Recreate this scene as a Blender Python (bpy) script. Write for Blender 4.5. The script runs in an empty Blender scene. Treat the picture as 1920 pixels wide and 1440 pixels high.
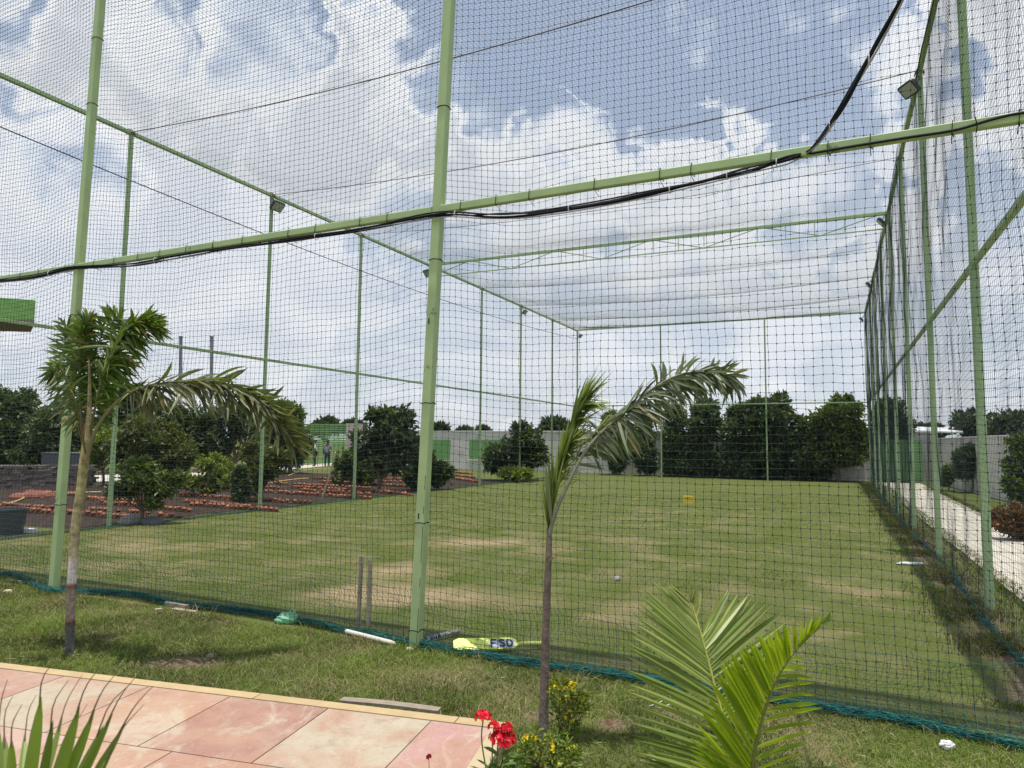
import bpy, math, random
import numpy as np
from mathutils import Vector
R = math.radians
rng = np.random.default_rng(7)
random.seed(7)
scene = bpy.context.scene
COL = scene.collection

# ------------------------------------------------------------------ camera
FPX, PITCH, ROLL, EYE, YAW = 1305.2, R(4.8), R(0.55), 1.7, R(24.93)
cd = bpy.data.cameras.new("camera")
cam = bpy.data.objects.new("camera", cd); COL.objects.link(cam)
cam.location = (0, 0, EYE)
cam.rotation_mode = 'QUATERNION'
from mathutils import Matrix, Euler
cam.rotation_quaternion = (Matrix.Rotation(R(90) + PITCH, 3, 'X') @ Matrix.Rotation(ROLL, 3, 'Z')).to_quaternion()
cd.sensor_width = 36; cd.lens = FPX / 1920 * 36
cd.clip_start = 0.05; cd.clip_end = 4000
cd.dof.use_dof = True; cd.dof.focus_distance = 7.0; cd.dof.aperture_fstop = 11.0
scene.camera = cam

# cage axes: D into the depth of the cage, C across it (to the right)
Dx = np.array([math.sin(YAW), math.cos(YAW), 0.]); Cx = np.array([math.cos(YAW), -math.sin(YAW), 0.]); Zx = np.array([0, 0, 1.])
def W(v, u, z=0.): return Cx * v + Dx * u + Zx * z
def ray(px, py):
    a, b = px - 960, 720 - py
    cr, sr = math.cos(ROLL), math.sin(ROLL)
    X, Y = (a * cr - b * sr) / FPX, (a * sr + b * cr) / FPX
    c, s = math.cos(PITCH), math.sin(PITCH)
    return np.array([X, c - Y * s, s + Y * c])
def G(px, py, z=0.):
    r = ray(px, py); t = (z - EYE) / r[2]
    return np.array([r[0] * t, r[1] * t, z])
def at(px, py, y):
    r = ray(px, py); t = y / r[1]
    return np.array([r[0] * t, y, EYE + r[2] * t])
def onF(px, py, u):
    r = ray(px, py); t = u / (r @ Dx)
    return r * t + np.array([0, 0, EYE])

# ------------------------------------------------------------------ light
scene.view_settings.view_transform = 'Standard'; scene.view_settings.look = 'None'
scene.view_settings.exposure = 0.1; scene.view_settings.gamma = 1
H = 7.82; M = 3.67
sund = Cx * 0.055 - Dx * 0.062 + Zx
sund = sund / np.linalg.norm(sund)
sl = bpy.data.lights.new("sun", 'SUN'); sl.energy = 4.3; sl.angle = R(0.53); sl.color = (1, .955, .88)
so = bpy.data.objects.new("sun", sl); COL.objects.link(so)
so.rotation_mode = 'QUATERNION'; so.rotation_quaternion = Vector(sund).to_track_quat('Z', 'Y')
el = math.asin(sund[2]); az = math.atan2(sund[0], sund[1])

world = bpy.data.worlds.new("World"); scene.world = world; world.use_nodes = True
nt = world.node_tree; N = nt.nodes; L = nt.links; N.clear()
def nd(t, **k):
    n = N.new(t)
    for a, b in k.items(): setattr(n, a, b)
    return n
def mth(op, a, b=None, c=None, clamp=False):
    n = nd('ShaderNodeMath', operation=op); n.use_clamp = clamp
    for i, x in enumerate((a, b, c)):
        if x is None: continue
        if isinstance(x, (int, float)): n.inputs[i].default_value = x
        else: L.new(x, n.inputs[i])
    return n.outputs[0]
out = nd('ShaderNodeOutputWorld'); bg = nd('ShaderNodeBackground'); bg.inputs[1].default_value = 0.115
L.new(bg.outputs[0], out.inputs[0])
sky = nd('ShaderNodeTexSky'); sky.sky_type = 'NISHITA'; sky.sun_disc = False
sky.sun_elevation = el; sky.sun_rotation = az; sky.air_density = 1.0; sky.dust_density = 1.2; sky.ozone_density = 1.5
tc = nd('ShaderNodeTexCoord'); DIR = tc.outputs['Generated']
sep = nd('ShaderNodeSeparateXYZ'); L.new(DIR, sep.inputs[0])
zc = mth('MAXIMUM', sep.outputs[2], 0.0)
inv = mth('DIVIDE', 1.0, mth('ADD', zc, 0.22))
cmb = nd('ShaderNodeCombineXYZ')
L.new(mth('MULTIPLY', sep.outputs[0], inv), cmb.inputs[0]); L.new(mth('MULTIPLY', sep.outputs[1], inv), cmb.inputs[1])
def fbm(scale, detail, rough, off=(0, 0, 0), vec=None, dist=0.0):
    mp = nd('ShaderNodeMapping'); mp.inputs['Location'].default_value = off
    L.new(vec or cmb.outputs[0], mp.inputs[0])
    n = nd('ShaderNodeTexNoise'); n.inputs['Scale'].default_value = scale; n.inputs['Detail'].default_value = detail
    n.inputs['Roughness'].default_value = rough; n.inputs['Distortion'].default_value = dist
    L.new(mp.outputs[0], n.inputs['Vector']); return n.outputs['Fac']
n1 = fbm(2.1, 9, .58, (3.1, 1.7, 0), dist=.25)
n2 = fbm(5.5, 8, .6, (9.2, 4.1, 2), dist=.3)
dens = mth('ADD', mth('MULTIPLY', n1, .95), mth('MULTIPLY', n2, .36))
dens = mth('SUBTRACT', dens, .64)
# where the large clouds and the blue gaps stand in this sky
bumps = [(600, 40, 5.5, -.42), (1000, 40, 7, -.34), (1130, 170, 5, -.3), (1380, 130, 8, -.42), (1560, 250, 4.5, -.3), (1290, 20, 5, -.3), (1500, 50, 6, -.3),
         (300, 130, 5, -.16), (90, 190, 4, -.16), (240, 10, 5, -.2), (880, 20, 4, -.15), (1000, 210, 3, -.15), (1620, 330, 3, -.18), (1330, 300, 3, -.12),
         (790, 150, 5.5, .32), (430, 130, 5.5, .3), (500, 320, 9, .3), (720, 290, 6, .25), (950, 275, 5, .3), (1210, 290, 5.5, .34), (1430, 235, 3, .36), (100, 90, 4, .12),
         (1720, 90, 6, .34), (1860, 160, 7, .2), (1400, 420, 8, .25), (90, 380, 9, .22), (300, 420, 9, .22), (1150, 420, 9, .2), (1680, 380, 4, .2), (1230, 110, 2.5, .2)]
wv = nd('ShaderNodeTexNoise'); wv.inputs['Scale'].default_value = 7; wv.inputs['Detail'].default_value = 5; L.new(DIR, wv.inputs['Vector'])
vs = nd('ShaderNodeVectorMath', operation='SUBTRACT'); L.new(wv.outputs['Color'], vs.inputs[0]); vs.inputs[1].default_value = (.5, .5, .5)
vm = nd('ShaderNodeVectorMath', operation='MULTIPLY_ADD'); L.new(vs.outputs[0], vm.inputs[0]); vm.inputs[1].default_value = (.16,) * 3; L.new(DIR, vm.inputs[2])
WD = vm.outputs[0]
for px, py, sg, amp in bumps:
    d = ray(px, py); d = d / np.linalg.norm(d)
    dt = nd('ShaderNodeVectorMath', operation='DOT_PRODUCT'); L.new(WD, dt.inputs[0]); dt.inputs[1].default_value = tuple(d)
    mr = nd('ShaderNodeMapRange'); mr.interpolation_type = 'SMOOTHSTEP'
    mr.inputs['From Min'].default_value = math.cos(R(sg * 1.7)); mr.inputs['From Max'].default_value = 1
    mr.inputs['To Min'].default_value = 0; mr.inputs['To Max'].default_value = amp * 1.1
    L.new(dt.outputs['Value'], mr.inputs['Value'])
    dens = mth('ADD', dens, mr.outputs[0])
# towards the horizon the cloud closes to a thin even veil
veil = nd('ShaderNodeMapRange'); veil.interpolation_type = 'SMOOTHSTEP'
veil.inputs['From Min'].default_value = .46; veil.inputs['From Max'].default_value = .12
veil.inputs['To Min'].default_value = 0; veil.inputs['To Max'].default_value = 1
L.new(sep.outputs[2], veil.inputs['Value'])
cl = nd('ShaderNodeMapRange'); cl.interpolation_type = 'SMOOTHSTEP'
cl.inputs['From Min'].default_value = -.12; cl.inputs['From Max'].default_value = .14
L.new(dens, cl.inputs['Value'])
cov = mth('MAXIMUM', cl.outputs[0], mth('MULTIPLY', veil.outputs[0], .72))
cov = mth('ADD', mth('MULTIPLY', cov, .56), .42)
# cloud tone: thick parts a little greyer, soft banks lower down
tone = nd('ShaderNodeValToRGB')
tone.color_ramp.elements[0].position = .0; tone.color_ramp.elements[0].color = (.70, .78, .92, 1)
tone.color_ramp.elements[1].position = 1; tone.color_ramp.elements[1].color = (.72, .76, .83, 1)
e = tone.color_ramp.elements.new(.38); e.color = (.95, .97, 1, 1)
e = tone.color_ramp.elements.new(.6); e.color = (.90, .93, .98, 1)
tn = nd('ShaderNodeMapRange'); tn.inputs['From Min'].default_value = 0; tn.inputs['From Max'].default_value = .75
L.new(mth('ADD', dens, mth('MULTIPLY', mth('SUBTRACT', fbm(3.3, 6, .55, (5, 5, 1)), .5), .35)), tn.inputs['Value'])
L.new(tn.outputs[0], tone.inputs[0])
low = nd('ShaderNodeMix', data_type='RGBA')
n3 = fbm(2.4, 5, .5, (1, 8, 0))
lr = nd('ShaderNodeValToRGB'); L.new(n3, lr.inputs[0])
lr.color_ramp.elements[0].position = .34; lr.color_ramp.elements[0].color = (.66, .72, .81, 1)
lr.color_ramp.elements[1].position = .66; lr.color_ramp.elements[1].color = (.88, .91, .95, 1)
L.new(mth('MULTIPLY', veil.outputs[0], .85), low.inputs[0]); L.new(tone.outputs[0], low.inputs[6]); L.new(lr.outputs[0], low.inputs[7])
sc = nd('ShaderNodeMix', data_type='RGBA', blend_type='MULTIPLY'); sc.inputs[0].default_value = 1
L.new(low.outputs[2], sc.inputs[6]); sc.inputs[7].default_value = (8.6, 8.6, 8.6, 1)
mx = nd('ShaderNodeMix', data_type='RGBA')
L.new(cov, mx.inputs[0]); L.new(sky.outputs[0], mx.inputs[6]); L.new(sc.outputs[2], mx.inputs[7])
L.new(mx.outputs[2], bg.inputs[0])

# ------------------------------------------------------------------ helpers
def tag(o, label=None, cat=None, group=None, kind=None):
    if label: o['label'] = label
    if cat: o['category'] = cat
    if group: o['group'] = group
    if kind: o['kind'] = kind
    return o
def empty(name, loc=(0, 0, 0)):
    o = bpy.data.objects.new(name, None); o.empty_display_size = .1; COL.objects.link(o); o.location = tuple(loc); return o
def thing(name, label, cat, loc=(0, 0, 0), group=None): return tag(empty(name, loc), label, cat, group)

class MB:
    def __init__(s): s.v = []; s.q = []; s.t = []; s.c = []; s.n = 0; s.big = []
    def add(s, V, quads=None, tris=None, col=None, polys=None):
        V = np.asarray(V, float).reshape(-1, 3)
        if quads is not None and len(quads): s.q.append(np.asarray(quads) + s.n)
        if tris is not None and len(tris): s.t.append(np.asarray(tris) + s.n)
        if polys:
            for p in polys: s.big.append([i + s.n for i in p])
        c = np.ones((len(V), 3)) if col is None else np.broadcast_to(np.asarray(col, float), (len(V), 3))
        s.c.append(c); s.v.append(V); s.n += len(V)
    def build(s, name, m, parent=None, smooth=False):
        me = bpy.data.meshes.new(name)
        V = np.concatenate(s.v); off = np.zeros(3)
        if parent is not None and parent.type == 'EMPTY' or parent is not None:
            p = parent
            while p is not None: off = off + np.array(p.location); p = p.parent
            V = V - off
        q = np.concatenate(s.q) if s.q else np.zeros((0, 4), int)
        t = np.concatenate(s.t) if s.t else np.zeros((0, 3), int)
        big = s.big
        nl = q.size + t.size + sum(len(b) for b in big); npoly = len(q) + len(t) + len(big)
        me.vertices.add(len(V)); me.vertices.foreach_set('co', V.astype(np.float32).ravel())
        me.loops.add(nl); me.polygons.add(npoly)
        li = [q.ravel(), t.ravel()] + [np.array(b) for b in big]
        me.loops.foreach_set('vertex_index', np.concatenate(li).astype(np.int32))
        tot = np.concatenate([np.full(len(q), 4), np.full(len(t), 3), np.array([len(b) for b in big], int)]).astype(np.int32)
        st = np.concatenate([[0], np.cumsum(tot)[:-1]]).astype(np.int32)
        me.polygons.foreach_set('loop_start', st)
        try: me.polygons.foreach_set('loop_total', tot)
        except Exception: pass
        me.polygons.foreach_set('use_smooth', np.full(npoly, bool(smooth)))
        me.update(calc_edges=True)
        ca = me.color_attributes.new('Col', 'FLOAT_COLOR', 'POINT')
        cc = np.concatenate(s.c); cc = np.concatenate([cc, np.ones((len(cc), 1))], 1)
        ca.data.foreach_set('color', cc.astype(np.float32).ravel())
        me.materials.append(m); me.validate()
        o = bpy.data.objects.new(name, me); COL.objects.link(o)
        if parent is not None: o.parent = parent
        return o
def box(mb, c, s, ax=None, col=None, bev=0.0):
    """box at centre c, size s; ax = 3 axes; bev = chamfer on the long vertical edges"""
    X, Y, Z = (np.eye(3) if ax is None else ax)
    hx, hy, hz = s[0] / 2, s[1] / 2, s[2] / 2
    if bev > 0:
        ring = [(hx - bev, -hy), (hx, -hy + bev), (hx, hy - bev), (hx - bev, hy), (-hx + bev, hy), (-hx, hy - bev), (-hx, -hy + bev), (-hx + bev, -hy)]
    else: ring = [(hx, -hy), (hx, hy), (-hx, hy), (-hx, -hy)]
    n = len(ring)
    V = [np.asarray(c) + X * a + Y * b + Z * z for z in (-hz, hz) for a, b in ring]
    q = [(i, (i + 1) % n, n + (i + 1) % n, n + i) for i in range(n)]
    mb.add(V, quads=q, col=col, polys=[list(range(n))[::-1], list(range(n, 2 * n))])
AX = (Cx, Dx, Zx)
def bar(mb, a, b, w, h, up=Zx, bev=0.004, col=None):
    a, b = np.asarray(a, float), np.asarray(b, float); d = b - a; l = np.linalg.norm(d); d /= l
    s = np.cross(d, up); s /= np.linalg.norm(s); t = np.cross(s, d)
    box(mb, (a + b) / 2, (w, h, l), (s, t, d), col, bev)
def smooth_path(P, n):
    P = np.asarray(P, float); k = len(P)
    if k < 3:
        t = np.linspace(0, 1, n)[:, None]; return P[0] * (1 - t) + P[-1] * t
    Q = np.vstack([2 * P[0] - P[1], P, 2 * P[-1] - P[-2]]); o = []
    for x in np.linspace(0, k - 1, n):
        i = min(int(x), k - 2); t = x - i; a, b, c, d = Q[i:i + 4]
        o.append(.5 * ((2 * b) + (c - a) * t + (2 * a - 5 * b + 4 * c - d) * t * t + (3 * b - a - 3 * c + d) * t ** 3))
    return np.array(o)
def tube(mb, P, r, n=6, col=None, cap=True):
    P = np.asarray(P, float); k = len(P); r = np.broadcast_to(np.asarray(r, float), (k,))
    T = np.gradient(P, axis=0); T /= (np.linalg.norm(T, axis=1)[:, None] + 1e-12)
    a = np.array([0, 0, 1.]) if abs(T[0][2]) < .9 else np.array([1., 0, 0])
    u = np.cross(T[0], a); u /= np.linalg.norm(u); V = []
    for i in range(k):
        u = u - T[i] * (u @ T[i]); u /= np.linalg.norm(u) + 1e-12; w = np.cross(T[i], u)
        for j in range(n):
            an = 2 * math.pi * j / n; V.append(P[i] + r[i] * (math.cos(an) * u + math.sin(an) * w))
    q = [(i * n + j, i * n + (j + 1) % n, (i + 1) * n + (j + 1) % n, (i + 1) * n + j) for i in range(k - 1) for j in range(n)]
    if col is not None and np.ndim(col) == 2: col = np.repeat(np.asarray(col), n, axis=0)
    mb.add(V, quads=q, col=col, polys=[list(range(n))[::-1], list(range((k - 1) * n, k * n))] if cap else None)
# value noise
_tab = np.random.default_rng(3).random((256, 256))
def vnoise(x, y):
    x = np.asarray(x, float); y = np.asarray(y, float)
    xi = np.floor(x).astype(int); yi = np.floor(y).astype(int); fx = x - xi; fy = y - yi
    fx = fx * fx * (3 - 2 * fx); fy = fy * fy * (3 - 2 * fy); g = lambda a, b: _tab[a % 256, b % 256]
    return (g(xi, yi) * (1 - fx) + g(xi + 1, yi) * fx) * (1 - fy) + (g(xi, yi + 1) * (1 - fx) + g(xi + 1, yi + 1) * fx) * fy
def fb(x, y, o=4):
    s = 0; a = .5; t = 0
    for i in range(o): s = s + a * vnoise(x * 2 ** i + 17.3 * i, y * 2 ** i + 5.1 * i); t += a; a *= .55
    return s / t

# ------------------------------------------------------------------ materials
def mat(name, base=(.5, .5, .5), rough=.7, var=.0, vscale=8., bump=0., bscale=60., attr=False, metal=0., transl=0., col2=None, c2=(.45, .55), spec=.4, bdist=.004, coat=0):
    m = bpy.data.materials.new(name); m.use_nodes = True; t = m.node_tree; n = t.nodes; l = t.links
    p = n['Principled BSDF']; p.inputs['Roughness'].default_value = rough; p.inputs['Metallic'].default_value = metal
    p.inputs['Specular IOR Level'].default_value = spec; p.inputs['Coat Weight'].default_value = coat
    tcn = n.new('ShaderNodeTexCoord')
    rgb = n.new('ShaderNodeRGB'); rgb.outputs[0].default_value = (*base, 1); c = rgb.outputs[0]
    def noise(s, d=5, r=.6):
        k = n.new('ShaderNodeTexNoise'); k.inputs['Scale'].default_value = s; k.inputs['Detail'].default_value = d; k.inputs['Roughness'].default_value = r
        l.new(tcn.outputs['Object'], k.inputs['Vector']); return k.outputs['Fac']
    if attr:
        a = n.new('ShaderNodeVertexColor'); a.layer_name = 'Col'
        x = n.new('ShaderNodeMix'); x.data_type = 'RGBA'; x.blend_type = 'MULTIPLY'; x.inputs[0].default_value = 1
        l.new(c, x.inputs[6]); l.new(a.outputs[0], x.inputs[7]); c = x.outputs[2]
    if col2:
        mr = n.new('ShaderNodeMapRange'); mr.inputs['From Min'].default_value = c2[0]; mr.inputs['From Max'].default_value = c2[1]
        l.new(noise(vscale * 1.7, 8, .65), mr.inputs['Value'])
        x = n.new('ShaderNodeMix'); x.data_type = 'RGBA'; l.new(mr.outputs[0], x.inputs[0]); l.new(c, x.inputs[6]); x.inputs[7].default_value = (*col2, 1); c = x.outputs[2]
    if var > 0:
        mr = n.new('ShaderNodeMapRange'); mr.inputs['From Min'].default_value = .3; mr.inputs['From Max'].default_value = .7
        mr.inputs['To Min'].default_value = 1 - var; mr.inputs['To Max'].default_value = 1 + var; l.new(noise(vscale), mr.inputs['Value'])
        h = n.new('ShaderNodeHueSaturation'); l.new(mr.outputs[0], h.inputs['Value']); l.new(c, h.inputs['Color']); c = h.outputs[0]
    l.new(c, p.inputs['Base Color'])
    if bump > 0:
        b = n.new('ShaderNodeBump'); b.inputs['Strength'].default_value = bump; b.inputs['Distance'].default_value = bdist
        l.new(noise(bscale, 6), b.inputs['Height']); l.new(b.outputs[0], p.inputs['Normal'])
    if transl > 0:
        tr = n.new('ShaderNodeBsdfTranslucent'); ms = n.new('ShaderNodeMixShader'); ms.inputs[0].default_value = transl
        g = n.new('ShaderNodeMix'); g.data_type = 'RGBA'; g.blend_type = 'MULTIPLY'; g.inputs[0].default_value = 1
        l.new(c, g.inputs[6]); g.inputs[7].default_value = (1.25, 1.5, .45, 1); l.new(g.outputs[2], tr.inputs[0])
        l.new(p.outputs[0], ms.inputs[1]); l.new(tr.outputs[0], ms.inputs[2]); l.new(ms.outputs[0], n['Material Output'].inputs[0])
    return m
M_post = mat('green_paint', (.40, .52, .25), .5, .10, 3, .25, 25, col2=(.12, .16, .07), c2=(.63, .69))
M_postfar = mat('green_paint_plain', (.38, .52, .27), .55, .08, 1)
M_net = mat('net_twine', (.026, .042, .044), .8, spec=.25)
M_teal = mat('net_teal', (.006, .10, .09), .75, .5, 25)
M_net_hem = mat('net_hem_twine', (.01, .09, .08), .7, .2, 8)
M_black = mat('black_cable', (.012, .012, .016), .75, spec=.2)
M_white = mat('white_plastic', (.62, .62, .60), .5, .1, 10)
M_rope = mat('brown_rope', (.12, .07, .04), .9)
M_wire = mat('dark_wire', (.02, .02, .035), .6)
M_leafp = mat('palm_leaf', (1, 1, 1), .42, .15, 6, attr=True, transl=.28)
M_leaf = mat('tree_leaf', (1, 1, 1), .42, .0, 1, attr=True, transl=.3)
M_bark = mat('bark', (.16, .12, .085), .9, .3, 14, .8, 40)
M_attr = mat('painted', (1, 1, 1), .75, .12, 6, .3, 40, attr=True)
M_attr2 = mat('smooth_painted', (1, 1, 1), .45, .05, 4, attr=True)
M_grass = mat('grass_blade', (1, 1, 1), .6, .0, 1, attr=True, transl=.25, spec=.25)
M_trunk = mat('palm_trunk', (1, 1, 1), .75, .4, 28, 1., 60, attr=True, bdist=.008)
M_wall = mat('rendered_wall', (.62, .60, .56), .9, .10, .8, .3, 12, col2=(.42, .39, .35), c2=(.56, .76))
M_gpanel = mat('green_wall_panel', (.17, .34, .12), .8, .1, 1.5)
M_brick = mat('red_brick', (.50, .15, .085), .9, .25, 5, .4, 30)
M_conc = mat('concrete', (.30, .28, .25), .9, .18, 2, .5, 20)
M_path = mat('pale_concrete', (.52, .48, .40), .9, .10, 1.2, .4, 18, col2=(.38, .34, .27), c2=(.52, .7))
M_wood = mat('weathered_wood', (.27, .225, .17), .85, .3, 12, .8, 35)
M_grayw = mat('grey_timber', (.40, .34, .25), .8, .2, 14, .5, 50)
M_metal = mat('grey_metal', (.22, .23, .25), .5, .1, 2)
M_skin = mat('skin', (.16, .085, .05), .6)
M_hair = mat('hair', (.01, .008, .008), .6)

# ------------------------------------------------------------------ ground
patches = [(745, 1118, .8, .5, 1.), (905, 1018, .9, .4, .7), (735, 1068, .5, .5, .6), (640, 1110, .5, .4, .35), (860, 1120, .7, .4, .4),
           (1285, 958, 1.4, 1.0, .2), (1080, 1000, 1.2, .7, .15), (270, 1022, 1.4, .6, .28), (1420, 1100, .9, .7, .12), (1180, 975, 1.5, .8, .12),
           (1640, 1110, .7, .8, .15), (1230, 1180, .5, .4, .2), (1090, 1140, .6, .4, .25), (200, 1060, .8, .4, .3), (1500, 1180, .7, .5, .12), (1180, 1240, .5, .3, .15)]
PW = [(G(a, b), c, d, e) for a, b, c, d, e in patches]
soilp = [(345, 1243, .42, .16, .9), (1150, 1358, .14, .10, .8), (1260, 1340, .14, .08, .8), (1010, 1345, .22, .12, .7), (500, 1260, .2, .1, .35), (1045, 1385, .2, .15, .6),
         (905, 1012, .5, .3, .45), (730, 1062, .35, .3, .4), (1240, 1425, .25, .1, .6), (700, 1225, .3, .1, .3), (920, 1265, .15, .06, .5), (905, 1230, .2, .06, .3)]
SW = [(G(a, b), c, d, e) for a, b, c, d, e in soilp]
def cage_uv(x, y): return x * Cx[0] + y * Cx[1], x * Dx[0] + y * Dx[1]
def dry(x, y):
    v, u = cage_uv(x, y)
    s = .34 * (fb(x * .55 + 3, y * .55 + 9, 5) - .45) + .85 * (fb(x * 2.3, y * 2.3 + 4, 3) - .5)
    s = s + .05 * np.exp(-((u - 9) / 6) ** 2) * (v > -12)
    for p, a, b, e in PW: s = s + e * np.exp(-((x - p[0]) / a) ** 2 - ((y - p[1]) / b) ** 2) * (.6 + .8 * fb(x * 3, y * 3, 3))
    far = np.clip((u - 17) / 12, 0, 1); s = s * (1 - .65 * far)
    return np.clip(s + .09, 0, 1)
def soil(x, y):
    v, u = cage_uv(x, y); s = np.zeros_like(x)
    n = fb(x * 5, y * 5, 4)
    for p, a, b, e in SW: s = np.maximum(s, e * np.exp(-((x - p[0]) / a) ** 2 - ((y - p[1]) / b) ** 2) * (.5 + n))
    # the strip along the right-hand net and the planting beds beyond the left-hand one
    s = np.maximum(s, .62 * np.exp(-((v - 1.30) / .34) ** 2) * (u > 5.5) * (u < 36) * (.35 + 1.1 * fb(x * 2.2, y * 2.2, 3)))
    bed = np.clip((-12.95 - v + .5 * (n - .5)) / .3, 0, 1) * np.clip((u - 8.2) / .5, 0, 1) * np.clip((29.5 - u) / 1, 0, 1) * np.clip((v + 34) / 1, 0, 1)
    s = np.maximum(s, bed)
    return np.clip(s, 0, 1)
def axis(lo, hi, a, b, d, g=1.16):
    c = list(np.arange(a, b, d)); x = b; s = d
    while x < hi: c.append(x); s *= g; x += s
    c.append(hi); x = a - d; s = d; l = []
    while x > lo: l.append(x); s *= g; x -= s
    return np.array([lo] + l[::-1] + c)
xs = axis(-1500, 1500, -12, 9, .11, 1.08); ys = axis(-300, 2500, 2, 14, .11, 1.05)
XX, YY = np.meshgrid(xs, ys)
nx = len(xs); ny = len(ys)
zz = .012 * (fb(XX * 3, YY * 3, 3) - .5) * (np.abs(YY) < 40)
mb = MB(); idx = np.arange(nx * ny).reshape(ny, nx)
q = np.stack([idx[:-1, :-1], idx[:-1, 1:], idx[1:, 1:], idx[1:, :-1]], -1).reshape(-1, 4)
dr, sl_ = dry(XX, YY), soil(XX, YY)
vv_, uu_ = cage_uv(XX, YY)
bedm = ((vv_ < -12.9) & (uu_ > 8) & (uu_ < 30) & (vv_ > -34)).astype(float)
mb.add(np.stack([XX, YY, zz], -1), quads=q, col=np.stack([dr, sl_, bedm], -1).reshape(-1, 3))
def ground_mat():
    m = bpy.data.materials.new('ground_soil_and_turf'); m.use_nodes = True; t = m.node_tree; n = t.nodes; l = t.links; p = n['Principled BSDF']
    p.inputs['Roughness'].default_value = .95; p.inputs['Specular IOR Level'].default_value = .15
    a = n.new('ShaderNodeVertexColor'); a.layer_name = 'Col'; s = n.new('ShaderNodeSeparateColor'); l.new(a.outputs[0], s.inputs[0])
    tcn = n.new('ShaderNodeTexCoord')
    def noise(sc, d=6, r=.65):
        k = n.new('ShaderNodeTexNoise'); k.inputs['Scale'].default_value = sc; k.inputs['Detail'].default_value = d; k.inputs['Roughness'].default_value = r
        l.new(tcn.outputs['Object'], k.inputs['Vector']); return k.outputs['Fac']
    def mix(f, x, y):
        k = n.new('ShaderNodeMix'); k.data_type = 'RGBA'
        if isinstance(f, float): k.inputs[0].default_value = f
        else: l.new(f, k.inputs[0])
        for i, c in ((6, x), (7, y)):
            if isinstance(c, tuple): k.inputs[i].default_value = (*c, 1)
            else: l.new(c, k.inputs[i])
        return k.outputs[2]
    def rg(v, a_, b_):
        k = n.new('ShaderNodeMapRange'); k.inputs['From Min'].default_value = a_; k.inputs['From Max'].default_value = b_; l.new(v, k.inputs['Value']); return k.outputs[0]
    g = mix(rg(noise(38), .35, .65), (.050, .074, .013), (.125, .150, .033))
    g = mix(rg(noise(1.3), .4, .62), g, mix(rg(noise(60), .35, .65), (.075, .095, .028), (.175, .175, .065)))
    d = mix(rg(noise(45), .35, .65), (.18, .14, .075), (.42, .33, .19))
    c = mix(rg(s.outputs[0], .2, .85), g, d)
    so_ = mix(rg(noise(30), .35, .65), (.085, .058, .038), (.23, .17, .115))
    bd = mix(rg(noise(7), .4, .6), (.020, .015, .012), (.070, .048, .034))
    so_ = mix(s.outputs[2], so_, bd)
    c = mix(rg(s.outputs[1], .25, .6), c, so_)
    l.new(c, p.inputs['Base Color'])
    b = n.new('ShaderNodeBump'); b.inputs['Strength'].default_value = .8; b.inputs['Distance'].default_value = .02; l.new(noise(50), b.inputs['Height']); l.new(b.outputs[0], p.inputs['Normal'])
    return m
tag(mb.build('ground', ground_mat(), smooth=True), kind='structure')

# grass: blades drawn from the same dry / soil fields as the ground under them
plz_edge = [G(-400, 1199, .0), G(0, 1243, .1), G(940, 1357, .1)]
KE0 = G(0, 1243, .12); KE1 = G(962, 1357, .12); KE2 = G(920, 1430, .12)
ke = (KE1 - KE0); ke[2] = 0; ke /= np.linalg.norm(ke); kp = np.array([ke[1], -ke[0], 0.])   # kp points towards the camera side
ke2 = KE2 - KE1; ke2[2] = 0; ke2 /= np.linalg.norm(ke2)
kn2 = np.array([-ke2[1], ke2[0], 0.])   # outwards from the second edge
if kn2[0] < 0: kn2 = -kn2
def on_plaza(x, y):
    a = (x - KE1[0]) * kp[0] + (y - KE1[1]) * kp[1]
    b = (x - KE1[0]) * kn2[0] + (y - KE1[1]) * kn2[1]
    return (a > -.03) & (b < .03)
def blades(P, hgt, wid, lean, col, seg2=False, mbx=None):
    n = len(P); an = rng.random(n) * 2 * np.pi; ln = rng.random(n) * lean; la = rng.random(n) * 2 * np.pi
    side = np.stack([np.cos(an), np.sin(an), np.zeros(n)], 1) * (wid / 2)[:, None]
    ld = np.stack([np.cos(la), np.sin(la), np.zeros(n)], 1) * (ln * hgt)[:, None]
    up = np.zeros((n, 3)); up[:, 2] = hgt
    if seg2:
        V = np.stack([P - side, P + side, P + side * .8 + up * .6 + ld * .35, P - side * .8 + up * .6 + ld * .35, P + up * .92 + ld * 1.15], 1).reshape(-1, 3)
        k = np.arange(n)[:, None] * 5
        mbx.add(V, quads=k + np.array([[0, 1, 2, 3]]), tris=k + np.array([[3, 2, 4]]), col=np.repeat(col, 5, 0))
    else:
        V = np.stack([P - side, P + side, P + up + ld], 1).reshape(-1, 3); k = np.arange(n)[:, None] * 3
        mbx.add(V, tris=k + np.array([[0, 1, 2]]), col=np.repeat(col, 3, 0))
def gcol(x, y, n, bright=1.):
    d = np.clip((dry(x, y) - .15) / .6, 0, 1)[:, None]; r = rng.random((n, 1)); r2 = rng.random((n, 1))
    q = np.clip((fb(x * 2.2 + 40, y * 2.2, 4) - .38) * 3.6, 0, 1)[:, None]; g = (np.array([.056, .092, .014]) * (1 - r) + np.array([.175, .225, .042]) * r) * (.65 + .8 * q)
    s = np.array([.19, .15, .075]) * (1 - r2) + np.array([.42, .35, .20]) * r2
    pick = (rng.random((n, 1)) < (d * .8 + .06 + .22 * fb(x * 6 + 9, y * 6, 2)[:, None])); return np.where(pick, s, g) * bright
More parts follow.
